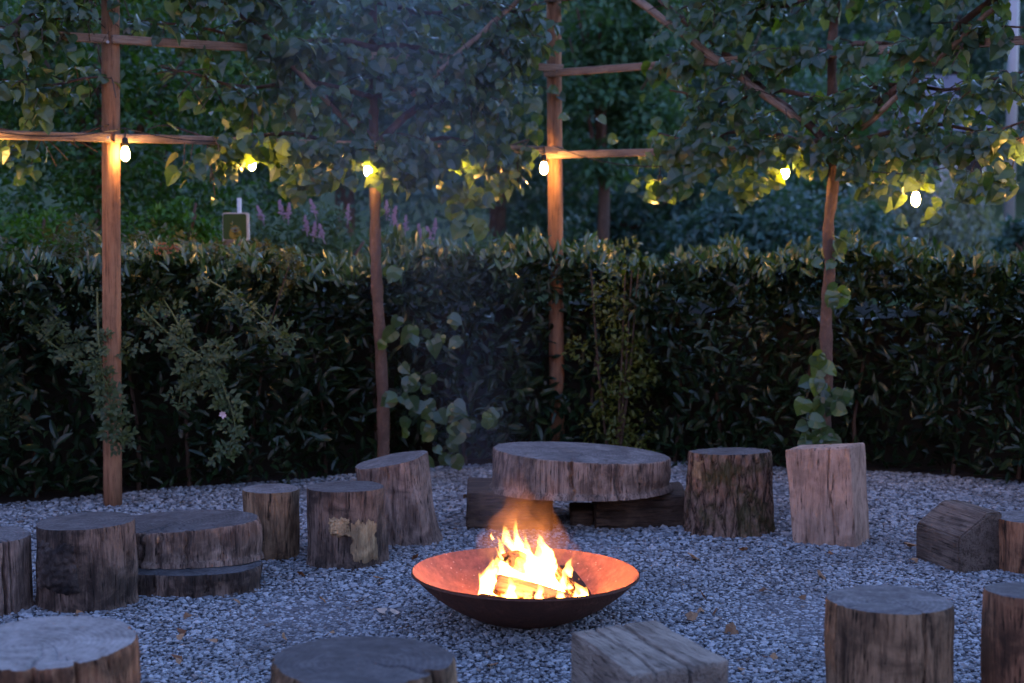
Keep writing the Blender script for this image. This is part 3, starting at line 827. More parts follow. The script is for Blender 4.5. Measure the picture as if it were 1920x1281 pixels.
linden(bLL, 'linden reaching in from the left edge with large hanging leaves', uL, 1.2, 1.32,
       [bLL + Vector((0, 0, z)) for z in (-.03, .8, 1.6, 2.4, 3.4)], 37, 320, gap=lambda x, y: not (x > 150 and random.random() < .5) and not (x > 90 and y > 190) and not corridor(x, y, []), pend=.7)

# ------------------------------------------------------------------ festoon lights
def bulb(px_, py_, Y, label):
    p = at(px_, py_, Y)                         # centre of the glass
    root = empty('festoon_bulb', p, label, 'light bulb', 'bulbs hanging from the trellis')
    mb = MB()
    prof = [(.0005, -.042), (.010, -.039), (.018, -.031), (.0225, -.019), (.024, -.006), (.0225, .008), (.0185, .02), (.0145, .03), (.0125, .036)]
    mb.lathe(prof, 20); mb.build('glass', M['bulb'], root, True)
    mb = MB(); mb.lathe([(.0005, .085), (.009, .084), (.0155, .078), (.017, .06), (.0165, .037), (.0005, .0365)], 16); mb.build('socket', M['bulb_cap'], root, True)
    mb = MB(); mb.tube([(0, 0, .08), (.002, 0, .11), (0, 0, .135)], .004, 6); mb.build('cord', M['bulb_cap'], root)
BULBS = [(-22, 295, PLL, PL, 'lit bulb among leaves at the left edge'), (235, 288, PL, PMp, 'lit bulb hanging just right of the left post'),
         (472, 306, PL, PMp, 'lit bulb under yellow leaves left of the left linden trunk'), (690, 318, PL, PMp, 'lit bulb half hidden by leaves at the left linden trunk'),
         (858, 312, PL, PMp, 'lit bulb mostly hidden in foliage left of the middle post'), (1020, 315, PL, PMp, 'lit bulb touching the left side of the middle post'),
         (1237, 354, PMp, PR, 'small lit bulb partly covered by leaves right of the middle post'), (1472, 322, PMp, PR, 'lit bulb left of the right linden trunk'),
         (1717, 373, PMp, PR, 'lit bulb hanging lowest, right of the right linden trunk'), (1950, 288, PMp, PR, 'lit bulb hidden in leaves at the right edge')]
cab = {0: [], 1: []}
for x, y, A, B, lb in BULBS:
    Y = on_line(A, B, x, .125)
    bulb(x, y, Y, lb)
    cab[0 if A is not PMp else 1].append(at(x, y, Y) + Vector((0, 0, .135)))
def cable(pts, label):
    mb = MB(); out = []
    for a, b in zip(pts[:-1], pts[1:]):
        for k in range(8):
            t = k / 8; out.append(a.lerp(b, t) + Vector((0, 0, -.05 * 4 * t * (1 - t) * min(1, (b - a).length))))
    out.append(pts[-1]); o = out[0]
    mb.tube([p - o for p in out], .0035, 6)
    tag(mb.build('light_cable', M['bulb_cap'], None, True, o), label, 'cable')
cable(cab[0], 'thin black light cable strung from the left edge to the middle post')
cable([cab[0][-1] + Vector((.05, .02, .01))] + cab[1], 'thin black light cable strung right of the middle post')

# ------------------------------------------------------------------ stumps
def stump(name, label, cat, x0, x1, yb, yc, side, top, z=None, taper=1.0, lean=(0, 0), slope=(0, 0), seed=1, flute=.05, ridge=0.0, cracks=(), squash=1.0, group='log seats around the fire', zbase=0.0, sag=0.0, patches=(), ridge_freq=9, rot=None, yoff=0.0):
    """x0..x1 picture extent at mid height, yb lowest front contact (or None with z = top height), yc centre of the top"""
    cx = (x0 + x1) / 2; w = x1 - x0
    if yb is not None:
        df = ground(cx, yb, zbase).y; r = (w / 2) * df / F; dc = df + r * squash; r = (w / 2) * dc / F
        h = at(cx, yc, dc).z - zbase
    else:
        dc = ground(cx, yc, z).y; r = (w / 2) * dc / F; h = z - zbase
    dc += yoff
    X = at(cx, yc, dc).x
    root = empty(name, (X, dc, zbase), label, cat, group)
    NA, NZ = 288, 34
    A = [2 * math.pi * j / NA for j in range(NA)]
    rgs = random.Random(seed)
    def rad(a, t):
        c, s_ = math.cos(a), math.sin(a)
        q = 1 + flute * 2.0 * noise.noise(Vector((c * 1.1 + seed * 3.1, s_ * 1.1, t * .9))) + flute * .9 * noise.noise(Vector((c * 2.6 + seed, s_ * 2.6, t * 2.6)))
        if ridge:
            rn = noise.noise(Vector((a * ridge_freq / 2, 7.3 * seed, t * 3.4 + .35 * math.sin(a * 5)))) + .5 * noise.noise(Vector((a * ridge_freq, seed, t * 8)))
            # join the seam
            if a > 5.8: rn *= (2 * math.pi - a) / .483
            if a < .483: rn *= a / .483
            q += ridge * (1 - abs(rn) * 2.2)
        q *= 1 + .014 * noise.noise(Vector((c * 14, s_ * 14, t * 1.5 + seed))) + .008 * noise.noise(Vector((c * 38, s_ * 38, t * 2.5 + seed)))
        for (ca, cw, cd, zl, zh) in cracks:
            cw_ = 1.7 * cw * (1 + .5 * noise.noise(Vector((t * 6, ca, seed))))
            da = (a - ca - .06 * noise.noise(Vector((t * 3, ca * 7, seed))) + math.pi) % (2 * math.pi) - math.pi
            if zl - .05 < t < zh + .05: q -= 1.9 * cd * math.exp(-(da / cw_) ** 2)
        return q
    def ztop(x, y):
        return h + slope[0] * x + slope[1] * y
    V = []
    RT = []
    for k in range(NZ + 1):
        t = k / NZ
        for j, a in enumerate(A):
            rr = r * (taper + (1 - taper) * t) * rad(a, t)
            if t > .97: rr *= 1 - (t - .97) * .45
            rr *= 1 + .05 * max(0, .12 - t) / .12 * (1 if taper >= 1 else 0)
            x = rr * math.cos(a); y = rr * math.sin(a) * squash
            V.append((x + lean[0] * t, y + lean[1] * t, t * ztop(x, y) - (.012 if k == 0 else 0)))
    Fs = [(k*NA+j, k*NA+(j+1) % NA, (k+1)*NA+(j+1) % NA, (k+1)*NA+j) for k in range(NZ) for j in range(NA)]
    link('side', np_mesh('side', V, Fs, True), M[side], root)
    # cut face
    ring = V[NZ*NA:]
    NR = 14; TV = list(ring)
    for m in range(1, NR):
        f = 1 - m / NR
        for j, a in enumerate(A):
            x, y, zz = ring[j]; cxl, cyl = lean
            px_, py_ = cxl + (x - cxl) * f, cyl + (y - cyl) * f
            zz = ztop(px_ - cxl, py_ - cyl) + .004 * noise.noise(Vector((px_ * 22, py_ * 22, seed))) + .006 * noise.noise(Vector((px_ * 5, py_ * 5, seed)))
            for (ca, cw, cd, zl, zh) in cracks:
                if zh > .95:
                    da = (a - ca + .25 * noise.noise(Vector((f * 2.5, ca * 3, seed))) + math.pi) % (2 * math.pi) - math.pi
                    zz -= min(.05, cd * r) * math.exp(-(da / (cw * (1.2 + .3 / f))) ** 2) * f
            TV.append((px_, py_, zz))
    TV.append((lean[0], lean[1], ztop(0, 0)))
    TF = []
    for m in range(NR - 1):
        for j in range(NA):
            TF.append((m*NA+j, m*NA+(j+1) % NA, (m+1)*NA+(j+1) % NA, (m+1)*NA+j))
    b = (NR - 1) * NA
    me = bpy.data.meshes.new('cut_face')
    me.from_pydata(TV, [], TF + [(b+j, b+(j+1) % NA, len(TV)-1) for j in range(NA)])
    me.polygons.foreach_set('use_smooth', [True] * len(me.polygons)); me.update()
    link('cut_face', me, M[top], root)
    # proud bark / bare patches over the side
    for (pname, mat, a0, a1, t0, t1, thick, rough) in patches:
        na, nt = 44, 36; PV = []; keep = {}
        for k in range(nt + 1):
            for j in range(na + 1):
                fa, ft = j / na, k / nt; a = a0 + (a1 - a0) * fa; t = t0 + (t1 - t0) * ft
                e = min(fa, 1 - fa, ft, 1 - ft) * 4 + .55 * noise.noise(Vector((fa * 3.5, ft * 3.5, seed + 5))) + .3 * noise.noise(Vector((fa * 9, ft * 9, seed + 9)))
                keep[k, j] = e > .34
                th = thick * min(1, max(0, (e - .3) * 2.5)) + rough * noise.noise(Vector((fa * 13, ft * 13, seed))) * (1 if e > .5 else 0)
                rr = r * (taper + (1 - taper) * t) * rad(a, t) + th
                x = rr * math.cos(a); y = rr * math.sin(a) * squash
                PV.append((x + lean[0] * t, y + lean[1] * t, t * ztop(x, y)))
        PF = [(k*(na+1)+j, k*(na+1)+j+1, (k+1)*(na+1)+j+1, (k+1)*(na+1)+j) for k in range(nt) for j in range(na)
              if keep[k, j] and keep[k, j+1] and keep[k+1, j] and keep[k+1, j+1]]
        if PF:
            me = np_mesh(pname, PV, PF, True)
            link(pname, me, M[mat], root)
    return root, r, h
FA = 1.5 * math.pi     # angle that faces the camera
def fa(d): return FA + math.radians(d)     # positive = towards picture right
stump('log_stump', 'grey-mauve log stump with a long vertical crack cut by the left edge', 'stump', -95, 56, 1166, 1003, 'side_purple', 'end_grey', seed=2, flute=.03, cracks=[(fa(38), .02, .12, 0, 1.1), (fa(47), .014, .08, .1, 1.1), (fa(-20), .02, .06, 0, 1.1)], slope=(-.02, .03))
stump('log_stump', 'dark log stump with a black rough bark burl on its front', 'stump', 70, 252, 1158, 977, 'side_dark', 'end_dark', seed=5, flute=.05, slope=(.03, .0), patches=[('bark_burl', 'bark_dark', fa(-58), fa(12), .22, .9, .012, .012)], cracks=[(fa(70), .03, .03, 0, .6)])
s_lo, r_lo, h_lo = stump('log_slab', 'dark lower round slab of the stacked slab bench at left', 'wood slab', 196, 490, 1125, 1060, 'side_dark', 'end_dark', seed=8, flute=.03, squash=.62, cracks=[(fa(-15), .012, .04, .2, 1.1), (fa(25), .01, .03, .3, 1.1)], group='stacked slabs')
stump('log_slab', 'grey upper round slab of the stacked slab bench at left', 'wood slab', 190, 487, 1060, 977, 'slab_side', 'end_dark', seed=9, flute=.03, squash=.6, zbase=h_lo + .016, slope=(.05, .05), cracks=[(fa(-22), .016, .06, 0, 1.1), (fa(-8), .012, .05, 0, 1.1), (fa(12), .014, .06, 0, 1.1), (fa(40), .01, .04, 0, 1.1)], group='stacked slabs', yoff=.0)
stump('log_stump', 'small brown tapered log stump with a knot behind the slab bench', 'stump', 455, 563, 1058, 916, 'side_brown', 'end_grey', seed=13, flute=.03, taper=.93, cracks=[(fa(-30), .02, .04, .1, 1.1), (fa(15), .015, .03, .1, .9)])
stump('log_stump', 'dark log stump with a pale bare patch of wood on its front', 'stump', 576, 724, 1072, 912, 'side_dark', 'end_dark', seed=17, flute=.05, taper=1.03, slope=(.0, -.02), patches=[('bare_wood', 'bark_pale', fa(8), fa(62), .04, .66, .006, .003), ('peeling_bark', 'bark_pale', fa(-22), fa(12), .42, .7, .014, .006)])
stump('log_stump', 'tall leaning mauve log stump with a slanted top left of the table', 'stump', 690, 826, 1030, 862, 'side_purple', 'end_grey', seed=19, flute=.06, taper=1.02, lean=(-.06, .0), slope=(.2, .02), cracks=[(fa(-5), .03, .03, .3, .9)])
stump('log_stump', 'furrowed mossy bark log stump between the table and the squared block', 'stump', 1296, 1442, 1014, 846, 'bark_moss', 'end_dark', seed=23, flute=.04, ridge=.075, ridge_freq=11, taper=1.1, slope=(.02, -.06), patches=[('bare_wood', 'bark_pale', fa(-78), fa(-48), .68, .93, .004, .002)])
stump('log_stump', 'reddish round log stump beside the chamfered timber at the right edge', 'stump', 1868, 2004, 1084, 970, 'side_red', 'end_grey', seed=29, flute=.03, taper=.94)
stump('log_stump', 'large brown streaked log stump in the right foreground', 'stump', 1551, 1780, None, 1124, 'side_brown', 'end_grey', z=.43, seed=31, flute=.045, taper=1.04, ridge=.012, ridge_freq=14, cracks=[(fa(20), .02, .04, .5, 1.1), (fa(-60), .03, .03, 0, 1.1)])
stump('log_stump', 'red-brown log stump with blue-grey top at the right edge', 'stump', 1846, 2080, None, 1110, 'side_red', 'end_dark', z=.46, seed=37, flute=.05, taper=.97, slope=(-.03, -.08), cracks=[(fa(-30), .02, .05, .6, 1.1)])
stump('log_stump', 'wide bark-edged log stump at the bottom left of the fire bowl', 'stump', 508, 848, None, 1238, 'side_brown', 'end_dark', z=.40, seed=41, flute=.04, ridge=.03, ridge_freq=16, taper=1.05, cracks=[(fa(62), .03, .1, 0, 1.1)])
stump('log_stump', 'large pale-topped log stump with split sides in the bottom left corner', 'stump', -90, 258, None, 1203, 'side_red', 'end_pale', z=.42, seed=43, flute=.06, ridge=.035, ridge_freq=18, taper=1.02, slope=(.01, .03), cracks=[(fa(10), .02, .06, 0, 1.1), (fa(35), .02, .07, 0, 1.1)])

# ------------------------------------------------------------------ squared timbers
def hexa(name, label, cat, bot, top, mat, grooves=(), seed=1, group=None, rnd=.012, nu=90, nv=60, nw=26, cap_mat=None):
    """block from four bottom and four top corners (A front-left, B front-right, C back-right, D back-left); grooves on the top run A>D side to side"""
    c = sum((Vector(p) for p in bot), Vector()) / 4; c.z = 0
    ax = (Vector(bot[1]) - Vector(bot[0])); ang = math.atan2(ax.y, ax.x)
    rot = Matrix.Rotation(-ang, 3, 'Z')
    Bt = [rot @ (Vector(p) - c) for p in bot]; Tp = [rot @ (Vector(p) - c) for p in top]
    def m(u, v, w):
        lo = Bt[0]*(1-u)*(1-v) + Bt[1]*u*(1-v) + Bt[2]*u*v + Bt[3]*(1-u)*v
        hi = Tp[0]*(1-u)*(1-v) + Tp[1]*u*(1-v) + Tp[2]*u*v + Tp[3]*(1-u)*v
        return lo.lerp(hi, w)
    ctr = m(.5, .5, .5)
    size = [(m(1, .5, .5) - m(0, .5, .5)).length, (m(.5, 1, .5) - m(.5, 0, .5)).length, (m(.5, .5, 1) - m(.5, .5, 0)).length]
    VV = {}; verts = []; faces = []
    def vid(i, j, k):
        key = (i, j, k)
        if key in VV: return VV[key]
        u, v, w = i / nu, j / nv, k / nw
        p = m(u, v, w)
        # round the edges: pull points near two or three faces inwards
        du, dv, dw = min(u, 1-u) * size[0], min(v, 1-v) * size[1], min(w, 1-w) * size[2]
        ds = sorted((du, dv, dw))
        wear = rnd * (1 + .8 * noise.noise(p * 9 + Vector((seed, 0, 0))))
        e = max(0, 1 - ds[1] / max(wear, .002))
        q = p - (p - ctr).normalized() * (e * e * wear * .8)
        q += Vector((noise.noise(p * 6 + Vector((seed, 1, 0))), noise.noise(p * 6 + Vector((0, seed, 3))), noise.noise(p * 6 + Vector((4, 0, seed))))) * .006
        for (face, v0, amp, wd, dp) in grooves:
            if face == 'top':       # along u, at v0
                d = (v - v0 - amp * noise.noise(Vector((u * 2.2, v0 * 9, seed)))) * size[1]
                q.z -= dp * max(0, 1 - abs(d) / wd) * w ** 12
            elif face == 'topv':    # along v, at u0
                d = (u - v0 - amp * noise.noise(Vector((v * 2.2, v0 * 9, seed)))) * size[0]
                q.z -= dp * max(0, 1 - abs(d) / wd) * w ** 12
            elif face == 'front':   # vertical crack in the front at u0
                d = (u - v0 - amp * noise.noise(Vector((w * 2.2, v0 * 9, seed)))) * size[0]
                q.y += dp * max(0, 1 - abs(d) / wd) * (1 - v) ** 12
            elif face == 'fronth':  # horizontal crack in the front at w0
                d = (w - v0 - amp * noise.noise(Vector((u * 2.2, v0 * 9, seed)))) * size[2]
                q.y += dp * max(0, 1 - abs(d) / wd) * (1 - v) ** 12
        VV[key] = len(verts); verts.append(q); return VV[key]
    for i in range(nu):
        for j in range(nv):
            faces.append((vid(i,j,nw), vid(i+1,j,nw), vid(i+1,j+1,nw), vid(i,j+1,nw)))
            faces.append((vid(i,j,0), vid(i,j+1,0), vid(i+1,j+1,0), vid(i+1,j,0)))
    for i in range(nu):
        for k in range(nw):
            faces.append((vid(i,0,k), vid(i+1,0,k), vid(i+1,0,k+1), vid(i,0,k+1)))
            faces.append((vid(i,nv,k), vid(i,nv,k+1), vid(i+1,nv,k+1), vid(i+1,nv,k)))
    for j in range(nv):
        for k in range(nw):
            faces.append((vid(0,j,k), vid(0,j,k+1), vid(0,j+1,k+1), vid(0,j+1,k)))
            faces.append((vid(nu,j,k), vid(nu,j+1,k), vid(nu,j+1,k+1), vid(nu,j,k+1)))
    me = np_mesh(name, verts, faces, True); me.set_sharp_from_angle(angle=R(38))
    ob = link(name, me, M[mat], None, c)
    ob.rotation_euler = (0, 0, ang)
    return tag(ob, label, cat, group)
def drop(p): return (p[0], p[1], -.012)
# foreground beam: top face corners at 0.30 m
T = [ground(1184, 1267, .30), ground(1370, 1241, .30), ground(1229, 1163, .30), ground(1071, 1182, .30)]
hexa('timber_block', 'low grey squared timber with long cracks in front of the fire bowl', 'timber', [drop(p) for p in T], T, 'beam_y',
     [('topv', .26, .07, .006, .02), ('topv', .60, .07, .008, .03), ('front', .60, .07, .007, .02), ('fronth', .5, .1, .006, .01)], 3, 'log seats around the fire', .008)
# tall squared block
b0 = ground(1488, 1025); b1 = ground(1605, 1033); b2 = ground(1633, 1012)
b3 = b0 + (b2 - b1)
def up_to(p, py): 
    return Vector((p.x, p.y, at(pix(np.array(p))[0], py, p.y).z))
t0 = at(1471, 843, b0.y + .005); t1 = at(1593, 837, b1.y + .01); t2 = at(1622, 829, b2.y + .01); t3 = t0 + (t2 - t1)
hexa('timber_block', 'tall squared pinkish wood block in front of the right linden', 'timber', [drop(b0), drop(b1), drop(b2), drop(b3)], [t0, t1, t2, t3], 'side_pink',
     [('front', .66, .06, .005, .014), ('topv', .5, .05, .006, .02)], 5, 'log seats around the fire', .007, 60, 40, 50)
# table supports
def block_px(name, label, x0, x1, yb, yt, depth, mat, seed, yaw=0.0, grooves=()):
    a = ground(x0, yb); b = ground(x1, yb); h = at(x0, yt, a.y).z
    d = Vector((-math.sin(yaw), math.cos(yaw), 0)) * depth
    bot = [a, b, b + d, a + d]
    return hexa(name, label, 'timber', [drop(p) for p in bot], [Vector((p.x, p.y, h)) for p in bot], mat, grooves, seed, 'timbers under the slab table', .012, 40, 26, 22), h
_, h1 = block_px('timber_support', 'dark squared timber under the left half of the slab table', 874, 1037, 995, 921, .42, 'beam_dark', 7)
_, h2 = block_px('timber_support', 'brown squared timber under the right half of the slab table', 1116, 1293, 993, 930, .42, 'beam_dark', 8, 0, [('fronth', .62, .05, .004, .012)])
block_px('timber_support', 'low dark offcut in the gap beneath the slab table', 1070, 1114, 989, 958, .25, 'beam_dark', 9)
# slab table
tb = ground(1089, 990); rT = 166 * (tb.y + .42) / F
stump('slab_table', 'large round wood slab table resting on squared timbers behind the fire', 'table', 923, 1256, None, 848, 'slab_side', 'end_grey', z=h1 + .175, zbase=h1 - .002, seed=47, flute=.02, slope=(-.055, .0), squash=.78,
      cracks=[(fa(-8), .012, .06, 0, 1.1), (fa(22), .01, .05, 0, 1.1), (fa(9), .007, .02, .1, 1.1), (fa(38), .007, .03, 0, 1.1), (fa(-40), .006, .02, .2, 1.1)], group=None)
# chamfered timber on the right
def chamfer_block():
    p0 = ground(1797, 1078); pL = ground(1716, 1048)          # near bottom corner, far-left bottom corner
    ax = (pL - p0); L = ax.length; ax.normalize()
    ac = Vector((-ax.y, ax.x, 0));
    if ac.x < 0: ac = -ac
    hz = at(1796, 1008, p0.y).z
    Wd = (ground(1876, 1076) - p0).dot(ac)
    ht = hz + .1; Wd *= 1.2
    prof = [(0, -.012), (Wd, -.012), (Wd * .97, ht), (Wd * .62, ht), (0, hz)]
    bm = bmesh.new(); vs0 = [bm.verts.new(ac * a + Vector((0, 0, z))) for a, z in prof]
    vs1 = [bm.verts.new(ac * a + Vector((0, 0, z)) + ax * L) for a, z in prof]
    n_ = len(prof)
    bm.faces.new(vs0); bm.faces.new(vs1[::-1])
    for i in range(n_): bm.faces.new((vs0[i], vs1[i], vs1[(i+1) % n_], vs0[(i+1) % n_]))
    bmesh.ops.recalc_face_normals(bm, faces=bm.faces)
    bmesh.ops.bevel(bm, geom=bm.edges[:], offset=.008, segments=2, affect='EDGES')
    bmesh.ops.triangulate(bm, faces=[f for f in bm.faces if len(f.verts) > 4])
    bmesh.ops.subdivide_edges(bm, edges=bm.edges[:], cuts=4, use_grid_fill=True)
    for v in bm.verts:
        q = v.co * 7
        v.co += Vector((noise.noise(q), noise.noise(q + Vector((9, 0, 0))), noise.noise(q + Vector((0, 9, 0))))) * .005
    # turn local x along the grain
    ang = math.atan2(ax.y, ax.x); bmesh.ops.rotate(bm, verts=bm.verts[:], cent=(0, 0, 0), matrix=Matrix.Rotation(-ang, 3, 'Z'))
    me = bpy.data.meshes.new('timber_block'); bm.to_mesh(me); bm.free(); me.polygons.foreach_set('use_smooth', [True] * len(me.polygons)); me.set_sharp_from_angle(angle=R(30))
    ob = link('timber_block', me, M['beam_chamfer'], None, p0); ob.rotation_euler = (0, 0, ang)
    tag(ob, 'dark chamfered timber block beside the stump at the right edge', 'timber', 'log seats around the fire')
chamfer_block()

# ------------------------------------------------------------------ fire bowl, logs, fire
RB, HB = .443, .205
BC = Vector((at(984, 1086, 6.03).x, 6.03 + .0, 0))
def fire_bowl():
    root = empty('fire_bowl', BC, 'wide shallow rusted steel fire bowl on the gravel', 'fire bowl')
    rs = (RB * RB + HB * HB) / (2 * HB)
    def prof(off, n_=26, z0=.012):
        out = []
        a1 = math.asin(RB / rs)
        for k in range(n_ + 1):
            a = a1 * k / n_
            out.append(((rs - off) * math.sin(a), max(z0 + off, rs - (rs - off) * math.cos(a) + .004)))
        return out
    o_ = prof(0); i_ = prof(.005, 26, .013)
    mb = MB(); mb.lathe([(.001, o_[0][1])] + o_[1:], 120); mb.build('outer_shell', M['steel'], root, True)
    mb = MB(); mb.lathe(([(.001, i_[0][1])] + i_[1:])[::-1], 120); mb.build('inner_shell', M['rust'], root, True)
    mb = MB(); mb.lathe([(RB - .005, HB + .0), (RB - .004, HB + .003), (RB - .002, HB + .0045), (RB + .001, HB + .003), (RB + .0015, HB - .003)], 120); mb.build('rim', M['steel'], root, True)
    root.rotation_euler = (0, R(.8), 0)
fire_bowl()
def firelog(name, label, a, b, r, mat, seed, sides=7, flat=.75):
    a, b = Vector(a), Vector(b); d = b - a; L = d.length; c = (a + b) / 2
    q = d.to_track_quat('X', 'Z')
    NA, NX = 28, 22; V = []
    prof = [1 + .22 * noise.noise(Vector((math.cos(2*math.pi*j/NA) * 1.3 + seed * 5, math.sin(2*math.pi*j/NA) * 1.3, seed))) for j in range(NA)]
    for i in range(NX + 1):
        x = -L/2 + L * i / NX; e = min(i, NX - i); f = 1 if e > 1 else (.86 if e == 0 else .97)
        for j in range(NA):
            th = 2 * math.pi * j / NA
            # faceted, split-log cross-section
            fc = 1 / max(abs(math.cos((th + seed) % (2*math.pi/3) - math.pi/3)), .6) * .8
            rr = r * prof[j] * fc * f * (1 + .1 * noise.noise(Vector((x * 9, j * .5, seed))))
            V.append((x + (.01 * noise.noise(Vector((j * .4, seed, i * .1))) if e == 0 else 0), rr * math.cos(th), rr * math.sin(th) * flat))
    Fs = [(i*NA+j, (i+1)*NA+j, (i+1)*NA+(j+1) % NA, i*NA+(j+1) % NA) for i in range(NX) for j in range(NA)]
    me = bpy.data.meshes.new(name); me.from_pydata(V, [], Fs + [tuple(range(NA)), tuple(range(NX*NA, (NX+1)*NA))[::-1]]); me.update()
    ob = link(name, me, M[mat], None, c); ob.rotation_mode = 'QUATERNION'; ob.rotation_quaternion = q
    return tag(ob, label, 'firewood', 'logs burning in the bowl')
def Pf(px_, py_, dy=0.0): return at(px_, py_, BC.y + dy)
firelog('split_log', 'pale split log lying across the front of the fire', Pf(928, 1098, -.12), Pf(1066, 1134, -.13), .05, 'firelog', 1.0)
firelog('split_log', 'short split log propped end-on on top of the fire', Pf(955, 1046, -.06), Pf(1000, 1068, .16), .042, 'firelog', 2.0)
firelog('split_log', 'charred black log low at the left of the fire', Pf(896, 1126, -.14), Pf(950, 1136, -.2), .03, 'charlog', 3.0)
firelog('split_log', 'burning log leaning up at the right of the fire', Pf(1052, 1066, .0), Pf(1092, 1122, -.08), .035, 'charlog', 4.0)
firelog('split_log', 'log buried in flames at the back of the fire', Pf(925, 1076, .06), Pf(1062, 1096, .1), .05, 'firelog', 5.0)
# ash heap
def ash():
    rs = (RB * RB + HB * HB) / (2 * HB); V = []; N_ = 30
    for i in range(N_):
        for j in range(N_):
            u, v = i / (N_-1) * 2 - 1, j / (N_-1) * 2 - 1; rr = math.hypot(u, v); k_ = 1 / max(1, rr); rr = min(rr, 1)
            x, y = -.21 + u * k_ * .12, -.05 + v * k_ * .12
            zb = rs - math.sqrt(rs * rs - x * x - y * y) + .012
            V.append((x, y, zb + (.04 * (1 - rr * rr) + .012 * noise.noise(Vector((u * 6, v * 6, 1))) + .008 * noise.noise(Vector((u * 15, v * 15, 1)))) * (1 - rr ** 4)))
    Fs = [(i*N_+j, (i+1)*N_+j, (i+1)*N_+j+1, i*N_+j+1) for i in range(N_-1) for j in range(N_-1)]
    tag(link('ash_heap', np_mesh('ash_heap', V, Fs, True), M['ash'], None, BC), 'pale wood ash heaped in the left side of the fire bowl', 'ash', kind='stuff')
ash()
def flame_mat(name='flame', gain=1.0, col=(1.0, 0.38, 0.07, 1)):
    t = NT(name)
    tc = t.n('TexCoord')
    sep = t.n('SeparateXYZ', {0: tc.outputs['Generated']})
    z = sep.outputs[2]
    nz = t.noise(t.coord((9, 9, 4)), 3.0, 3, 0.6)
    fall = t.ramp(z, [(0.0, 1.0), (0.4, 0.8), (0.7, 0.22), (1.0, 0.05)])
    st = t.math('MULTIPLY', fall.outputs[0], t.ramp(nz.outputs[0], [(0.3, 0.35), (0.62, 1.3)]).outputs[0])
    e = t.n('Emission', {'Color': col, 'Strength': t.math('MULTIPLY', st, FLAME * gain)})
    return t.vol(e)
FLAME = 18.0
M['flame'] = flame_mat()
M['hot_gas'] = flame_mat('hot_gas', .0034, (1.0, .27, .06, 1))
def fire():
    root = empty('fire', (BC.x, BC.y, .1), 'bright yellow-white flames burning in the steel bowl', 'fire')
    o = Vector(root.location)
    rf = random.Random(4)
    def tongue(pts, w, dy=0.0, flat=.6, seed=0, mat='flame'):
        """pts: picture points base to tip, w: half width in metres"""
        P = [Pf(x, y, dy) for x, y in pts]; K = 18; out = []
        for i in range(K + 1):
            t = i / K * (len(P) - 1); a = min(int(t), len(P) - 2); f = t - a
            p0 = P[max(a-1, 0)]; p1 = P[a]; p2 = P[a+1]; p3 = P[min(a+2, len(P)-1)]
            out.append(0.5 * ((2*p1) + (p2-p0)*f + (2*p0-5*p1+4*p2-p3)*f*f + (3*p1-p0-3*p2+p3)*f**3))
        NA = 16; V = []; base = out[0]
        for i, p in enumerate(out):
            t = i / K; rr = w * (math.sin(math.pi * min(1, (t * .78 + .22)) ** .9) ** .75 if t < .999 else .01)
            rr = w * max(.02, (1 - t) ** .75 * min(1, .45 + 3.2 * t))
            for j in range(NA):
                th = 2 * math.pi * j / NA
                q = rr * (1 + .6 * noise.noise(Vector((math.cos(th) * 1.2 + seed, math.sin(th) * 1.2, t * 5 + seed))))
                V.append(p - base + Vector((q * math.cos(th) + w * .45 * t * noise.noise(Vector((seed, t * 3.5, 1))), q * math.sin(th) * flat, 0)))
        Fs = [(i*NA+j, i*NA+(j+1) % NA, (i+1)*NA+(j+1) % NA, (i+1)*NA+j) for i in range(K) for j in range(NA)]
        me = bpy.data.meshes.new('flame'); me.from_pydata(V, [], Fs + [tuple(range(NA))[::-1], tuple(range(K*NA, (K+1)*NA))]); me.update()
        me.polygons.foreach_set('use_smooth', [True] * len(me.polygons))
        link('flame' if mat == 'flame' else 'hot_gas', me, M[mat], root, base - o)
    tongue([(1012, 1108), (1000, 1070), (975, 1035), (955, 1012), (943, 984)], .060, .02, seed=1)
    tongue([(985, 1065), (975, 1035), (970, 1005), (965, 968)], .026, .05, seed=2)
    tongue([(1028, 1110), (1030, 1080), (1020, 1050), (1008, 1012)], .058, .03, seed=3)
    tongue([(1000, 1060), (990, 1030), (984, 1000)], .02, .1, .5, seed=4)
    tongue([(1040, 1095), (1040, 1060), (1036, 1036)], .022, .08, seed=5)
    tongue([(1058, 1105), (1063, 1080), (1066, 1060), (1072, 1044)], .028, -.05, seed=6)
    tongue([(922, 1110), (918, 1080), (925, 1060), (930, 1046)], .035, -.03, seed=7)
    tongue([(942, 1050), (934, 1035), (929, 1024)], .008, -.08, seed=8)
    tongue([(925, 1012), (921, 1004), (923, 996)], .007, .0, seed=9)
    tongue([(962, 1128), (957, 1110), (960, 1094), (952, 1078)], .026, -.22, .6, seed=81)
    tongue([(1016, 1132), (1010, 1116), (1014, 1100), (1006, 1086)], .02, -.21, .6, seed=82)
    tongue([(1050, 1132), (1052, 1116), (1045, 1100)], .024, -.2, .6, seed=83)
    tongue([(986, 1136), (984, 1124), (985, 1110)], .012, -.2, seed=10)
    tongue([(905, 1130), (902, 1112), (899, 1096)], .016, -.12, seed=11)
    tongue([(1086, 1130), (1088, 1112), (1078, 1090)], .04, -.1, seed=12)
    tongue([(948, 1132), (945, 1116), (938, 1104)], .02, -.17, seed=13)
    tongue([(970, 1100), (968, 1075), (960, 1050)], .07, .06, .7, seed=14)
    tongue([(1005, 1112), (1000, 1088), (992, 1062)], .085, .04, .7, seed=15)
    tongue([(1045, 1118), (1042, 1098), (1046, 1076)], .055, .02, .7, seed=16)
    tongue([(925, 1132), (965, 1133), (1010, 1136)], .012, -.2, seed=17)
